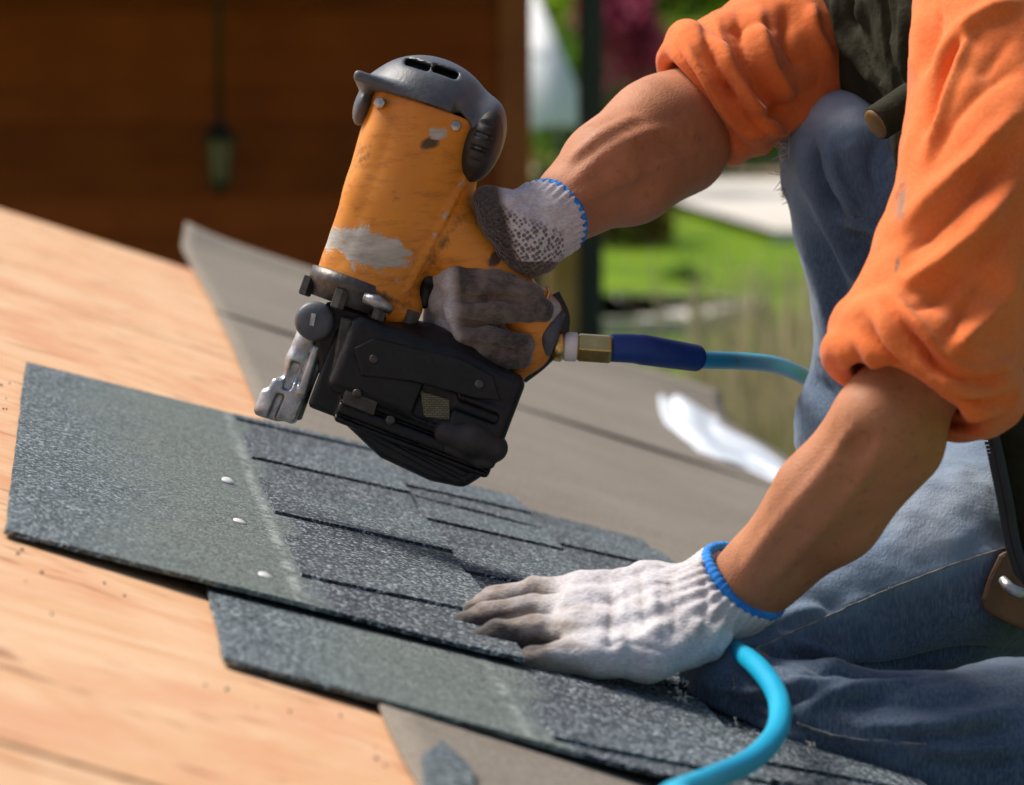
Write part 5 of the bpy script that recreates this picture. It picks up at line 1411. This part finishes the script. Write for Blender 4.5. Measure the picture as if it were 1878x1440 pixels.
def stitches(L, mat):
    L = [(q, JN[0] * 0) for q in snap(L, 0.0006)]
    VV = []; FF = []
    for i in range(0, len(L) - 1, 2):
        a_, b_ = L[i][0] + L[i][1] * 0.0008, L[i + 1][0] + L[i + 1][1] * 0.0008
        v_, q_ = tube_vf([a_, (a_ + b_) / 2, b_], 0.0007, 5); k0 = len(VV); VV += v_; FF += [[j + k0 for j in f] for f in q_]
    o = mk('stitching', VV, FF, mat, jeans); o['kind'] = 'stuff'
stitches(PBAND, bpy.data.materials['pale_seam_thread']); stitches(PBAND2, bpy.data.materials['pale_seam_thread']); stitches(KNEE, bpy.data.materials['pale_seam_thread'])
# frayed tears
def fray(cent, n_, ln_, seed, name='frayed_threads', bias=(0, 0, 0)):
    rg = np.random.default_rng(seed); VV = []; FF = []
    for i in range(n_):
        x, y, d = cent[i % len(cent)]
        p_ = P(x + rg.normal(0, 5), y + rg.normal(0, 7), d)
        dr = rg.normal(size=3) * 0.6 + np.array(bias); dr /= np.linalg.norm(dr); l_ = ln_ * rg.uniform(0.4, 1.3)
        v_, q_ = tube_vf([p_ - dr * l_ * 0.2, p_ + dr * l_ * 0.4 + rg.normal(0, 0.2, 3) * l_, p_ + dr * l_ + rg.normal(0, 0.3, 3) * l_], [0.0004, 0.0004, 0.0002], 4)
        k0 = len(VV); VV += v_; FF += [[j + k0 for j in f] for f in q_]
    o = mk(name, VV, FF, MT['thread'], jeans); o['kind'] = 'stuff'
fray([(1470, 232, 2.585), (1464, 250, 2.585), (1455, 270, 2.59), (1452, 300, 2.60), (1447, 330, 2.61), (1446, 350, 2.61), (1478, 222, 2.58)], 130, 0.008, 1, bias=(-0.6, -0.2, -0.5))
fray([(1462, 262, 2.585), (1455, 280, 2.59)], 12, 0.022, 2, bias=(-1.0, 0, -0.2))
fray([(1244, 1262, 2.10), (1248, 1275, 2.10), (1254, 1288, 2.10)], 30, 0.0045, 3, bias=(-0.3, -0.3, 0.0))
fray([(1340, 1330, 2.09), (1346, 1342, 2.085)], 18, 0.0035, 4, bias=(0, -0.3, -0.3))
fray([(1484, 1372, 2.06), (1492, 1388, 2.055)], 20, 0.004, 5, bias=(0, -0.3, -0.4))

# ---- belt with brown leather tool holster at the hip
hp_ = [(1800, 1098), (1812, 1060), (1832, 1018), (1848, 1008), (1860, 1050), (1900, 1100), (1960, 1190), (1900, 1165), (1840, 1140), (1806, 1122)]
V, Fc = prism_vf([P(x, y, 2.245) for x, y in hp_], [P(x, y, 2.215) for x, y in hp_])
ho = mk('leather_holster', V, Fc, simple('brown_leather_strap', (0.07, 0.032, 0.009), (0.15, 0.07, 0.02), 30, 0.55, 150, 0.001), per, smooth=False); bevel(ho, 0.003, 2)
V, Fc = tube_vf([P(1838, 1062, 2.205), P(1850, 1078, 2.20), P(1868, 1088, 2.20), P(1890, 1090, 2.21)], [0.003, 0.0042, 0.0042, 0.003], 10)
mk('holster_clip', V, Fc, MT['steel'], ho)

# ---- boots
fo_ = Field(np.array([0.50, 2.45, -0.68]), np.array([0.95, 2.85, -0.30]), 0.006)
fo_.chain([(roof(0.745, 2.65, 0.12), 0.048), (roof(0.75, 2.65, 0.055), 0.046), (roof(0.68, 2.64, 0.045), 0.044), (roof(0.635, 2.63, 0.038), 0.036)], 0.02)
fo_.cutplane(R0 + RN * 0.006, RN); V, Q = fo_.mesh(); mk('boot', V, Q, MT['boot'], per)
c0 = P(2150, 1490, 2.19)
fo_ = Field(c0 - 0.16, c0 + 0.24, 0.006)
fo_.chain([pxr(2110, 1480, 2.18, 108), pxr(2210, 1500, 2.20, 110), pxr(2330, 1510, 2.22, 95)], 0.02)
fo_.chain([pxr(2300, 1500, 2.22, 95), pxr(2350, 1590, 2.20, 80)], 0.02)
fo_.cutplane(R0 + RN * 0.002, RN); V, Q = fo_.mesh(); mk('boot', V, Q, MT['boot'], per)

# ---- glove flat on the shingles
fg = Field(np.array([0.22, 1.98, -0.50]), np.array([0.52, 2.32, -0.30]), 0.0019)
C3 = lambda L, k: fg.chain([pxr(*q) for q in L], k)
C3([(1068, 1092, 2.175, 40), (1190, 1085, 2.185, 51), (1300, 1096, 2.18, 60)], 0.012)
C3([(1055, 1125, 2.145, 42), (1180, 1118, 2.15, 52), (1300, 1105, 2.17, 62)], 0.012)
C3([(1065, 1163, 2.115, 41), (1180, 1153, 2.12, 50), (1300, 1120, 2.155, 58)], 0.012)
C3([(1095, 1203, 2.092, 38), (1190, 1200, 2.092, 47), (1288, 1166, 2.135, 54)], 0.012)
C3([(1290, 1106, 2.168, 74), (1335, 1086, 2.170, 79), (1356, 1072, 2.171, 84), (1375, 1055, 2.17, 84)], 0.010)
C3([(1250, 1100, 2.21, 44), (1165, 1125, 2.245, 36), (1095, 1155, 2.25, 30)], 0.010)
wd_ = P(*MID_N) - P(*WR_N); wd_ /= np.linalg.norm(wd_)
HC = P(1363, 1066, 2.171)
fg.cutplane(HC, -wd_)
fing = [[(1075, 1092, 2.175, 38), (985, 1088, 2.185, 32), (905, 1104, 2.188, 28), (868, 1120, 2.168, 22)],
        [(1062, 1126, 2.145, 38), (975, 1122, 2.150, 33), (892, 1132, 2.142, 29), (850, 1144, 2.132, 23)],
        [(1070, 1164, 2.115, 38), (985, 1159, 2.117, 33), (912, 1167, 2.108, 30), (876, 1177, 2.100, 24)],
        [(1100, 1204, 2.092, 35), (1035, 1205, 2.086, 31), (980, 1212, 2.076, 28), (951, 1218, 2.070, 23)]]
for L in fing:
    tmp = Field.__new__(Field); 
    C3(L, 0.0035)
# loose knit: knuckle swells, creases and finger-end puckers
for (x, y, d, r_) in ((1070, 1088, 2.165, 40), (1058, 1122, 2.135, 42), (1068, 1160, 2.105, 41), (1098, 1200, 2.085, 37)):
    fg.cone(*pxr(x, y, d, r_), *pxr(x + 14, y, d, r_), 0.012)
glF = [([(1118, 1058), (1124, 1110), (1118, 1160), (1130, 1215)], 8, -0.0034), ([(1138, 1045), (1144, 1110), (1140, 1165), (1148, 1225)], 10, 0.0022), ([(1168, 1036), (1178, 1100), (1182, 1155)], 7, -0.0030),
       ([(1195, 1038), (1202, 1110), (1208, 1180)], 10, 0.0018), ([(1225, 1040), (1238, 1110), (1234, 1180)], 7, -0.0026), ([(1284, 1036), (1298, 1100), (1290, 1175)], 7, -0.0035),
       ([(1090, 1142), (1150, 1152), (1215, 1172)], 8, -0.0024), ([(1095, 1182), (1160, 1180), (1230, 1200)], 8, -0.0026), ([(1080, 1105), (1140, 1100), (1200, 1090)], 8, -0.0016), ([(1100, 1205), (1170, 1168), (1225, 1138)], 8, 0.0018),
       ([(1150, 1210), (1200, 1220), (1270, 1205)], 8, -0.002), ([(985, 1070), (990, 1100), (984, 1118)], 8, -0.0012), ([(975, 1105), (980, 1125), (974, 1145)], 8, -0.0012), ([(985, 1142), (990, 1160), (984, 1182)], 8, -0.0012)]
fg.cutplane(R0 + RN * 0.0150, RN)
V, Q = fg.mesh(); V = smooth_mesh(V, Q, 2); N_ = vnormals(V, Q)
px, py = toPix(V)
GD = dispfolds(V, N_, glF, 1.9, 2.3)
# ribbed cuff
ax_t = (V - HC) @ wd_
x_, y_, _ = frame_of(wd_); an = np.arctan2((V - HC) @ y_, (V - HC) @ x_)
rib = np.clip((ax_t + 0.034) / 0.012, 0, 1)
V = V + N_ * (0.6 * GD + 0.0008 * rib * np.sin(an * 34) + 0.00022 * fourier_noise(V, 0.016, 41) + 0.0003 * fourier_noise(V, 0.03, 42, ridged=True))[:, None]
dirt = np.zeros(len(V))
tipx = np.clip((1100 - px) / 120, 0, 1)
dirt = 0.56 * tipx + 0.26 * np.clip((950 - px) / 70, 0, 1)
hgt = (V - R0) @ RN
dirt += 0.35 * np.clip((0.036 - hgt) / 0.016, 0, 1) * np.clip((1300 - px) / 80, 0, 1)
for (cx, cy) in ((1000, 1110), (985, 1148), (1020, 1195)):
    dirt -= 0.30 * np.exp(-ell(px, py, cx, cy, 34, 12, 0.0) ** 2)
dirt += 0.28 * np.exp(-ell(px, py, 1290, 1150, 40, 26, -0.5) ** 2)
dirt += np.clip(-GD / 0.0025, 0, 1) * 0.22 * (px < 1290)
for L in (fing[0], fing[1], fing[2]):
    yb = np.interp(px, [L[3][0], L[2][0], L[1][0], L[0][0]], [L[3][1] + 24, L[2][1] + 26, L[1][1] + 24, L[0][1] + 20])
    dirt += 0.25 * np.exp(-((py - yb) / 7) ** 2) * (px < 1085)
dots = np.clip((0.030 - hgt) / 0.006, 0, 1) * np.clip((px - 1160) / 30, 0, 1)
gl = mk('glove', V, Q, MT['glove'], per, attrs={'dirt': dirt, 'dots': dots})
gl['label'] = 'white knit glove with grimy fingertips, flat on the shingles'
def hemring(c, d, r_, tr, parent, wob=0.03, seed=0, el=1.0):
    x_, y_, dd = frame_of(d); rg = np.random.default_rng(seed); ph = rg.uniform(0, 6, 4); L = []
    VV = []; m = 160; n_ = 10
    for i in range(m):
        a = 2 * math.pi * i / m
        rad = r_ * (1 + wob * math.sin(2 * a + ph[0])); rr_ = tr * (1 + 0.10 * math.sin(44 * a))
        cen = c + rad * (math.cos(a) * x_ + math.sin(a) * y_ * el) + dd * 0.0012 * math.sin(3 * a + ph[1])
        e = math.cos(a) * x_ + math.sin(a) * y_
        for k in range(n_):
            b = 2 * math.pi * k / n_ ; VV.append(cen + rr_ * (math.cos(b) * e + 1.25 * math.sin(b) * dd))
    FF = [[i * n_ + k, ((i + 1) % m) * n_ + k, ((i + 1) % m) * n_ + (k + 1) % n_, i * n_ + (k + 1) % n_] for i in range(m) for k in range(n_)]
    return mk('blue_hem', VV, FF, MT['hem'], parent)
hemring(HC, wd_, 83 * 2.171 / FPX, 0.0037, gl, 0.02, 1)

# ---- glove gripping the nail gun
fg = gfield(770, 1070, 315, 690, -140, 130, 0.0018)
D3 = lambda L, k: fg.chain([gr(*q) for q in L], k)
wf_ = P(*MID_F) - P(*WR_F); wf_ /= np.linalg.norm(wf_)
HF = G(1012, 396, 2)
D3([(1030, 386, 6, 66), (1000, 402, 0, 66), (960, 425, 15, 60), (900, 470, 55, 50), (838, 530, 58, 44), (812, 560, 40, 36)], 0.014)
D3([(1000, 405, -5, 62), (962, 418, -34, 62), (922, 398, -58, 44), (894, 370, -56, 28)], 0.010)
D3([(990, 430, -12, 58), (975, 462, -30, 42), (950, 450, -40, 40)], 0.012)
D3([(870, 520, 70, 40), (820, 590, 52, 36), (840, 625, 40, 32)], 0.012)
fg.cutplane(HF, -wf_)
FR = [[(822, 498, 40, 30), (816, 508, 0, 31), (842, 520, -46, 33), (915, 530, -70, 33), (972, 545, -62, 26)],
      [(822, 540, 40, 30), (815, 552, 0, 31), (850, 566, -50, 32), (930, 562, -70, 31), (992, 570, -58, 24)],
      [(836, 588, 40, 29), (828, 598, 0, 30), (862, 618, -44, 32), (915, 626, -62, 30), (958, 634, -54, 24)],
      [(856, 622, 40, 27), (852, 634, 0, 28), (880, 648, -38, 29), (925, 652, -52, 27), (955, 656, -46, 22)]]
for L in FR: D3(L, 0.0030)
for sg, pts, rp, h in [(-1, [(840, 545), (880, 548), (930, 545), (968, 556)], 5, 0.006), (-1, [(846, 592), (900, 596), (955, 602)], 5, 0.007), (-1, [(850, 632), (900, 642), (945, 645)], 4, 0.004), (1, [(815, 560), (832, 600), (856, 640)], 6, 0.002), (-1, [(960, 360), (985, 380), (1000, 420)], 6, 0.002)]:
    fg.fold(pts, rp, h, 2.2, 2.6, 0.004, sub=(sg < 0))
V, Q = fg.mesh(); V = smooth_mesh(V, Q, 2); N_ = vnormals(V, Q)
px, py = toPix(V); fz = ((V - G(900, 500)) @ CF) / GS
ax_t = (V - HF) @ wf_; x_, y_, _ = frame_of(wf_); an = np.arctan2((V - HF) @ y_, (V - HF) @ x_)
rib = np.clip((ax_t + 0.018) / 0.008, 0, 1)
V = V + N_ * (0.0009 * rib * np.sin(an * 30) + 0.0003 * fourier_noise(V, 0.016, 43) + 0.0003 * fourier_noise(V, 0.03, 44, ridged=True))[:, None]
lowf = py > 480
fl = np.clip((px - 822) / 26, 0, 1) * np.clip((-fz - 8) / 25, 0, 1)
dirt = np.where(lowf, 0.25 + 0.65 * fl, 0.0)
u_ = (px - 930) * 0.75 + (py - 400) * -0.62      # across the palm heel
dirt = np.where(~lowf, np.clip((945 - px + 0.25 * (py - 400)) / 26, 0, 1) * 1.40 - 0.25, dirt)
dots = np.where(~lowf | (px > 930), np.clip((py - (372 + 0.42 * (px - 930))) / 22, 0, 1) * (py < 510) * (px < 1035), 0.0)
gl2 = mk('glove', V, Q, MT['glove'], per, attrs={'dirt': dirt, 'dots': dots})
gl2['label'] = 'knit glove with dark rubber dots gripping the nail gun handle'
hemring(HF, wf_, 67 * 2.455 / FPX, 0.0034, gl2, 0.02, 2)
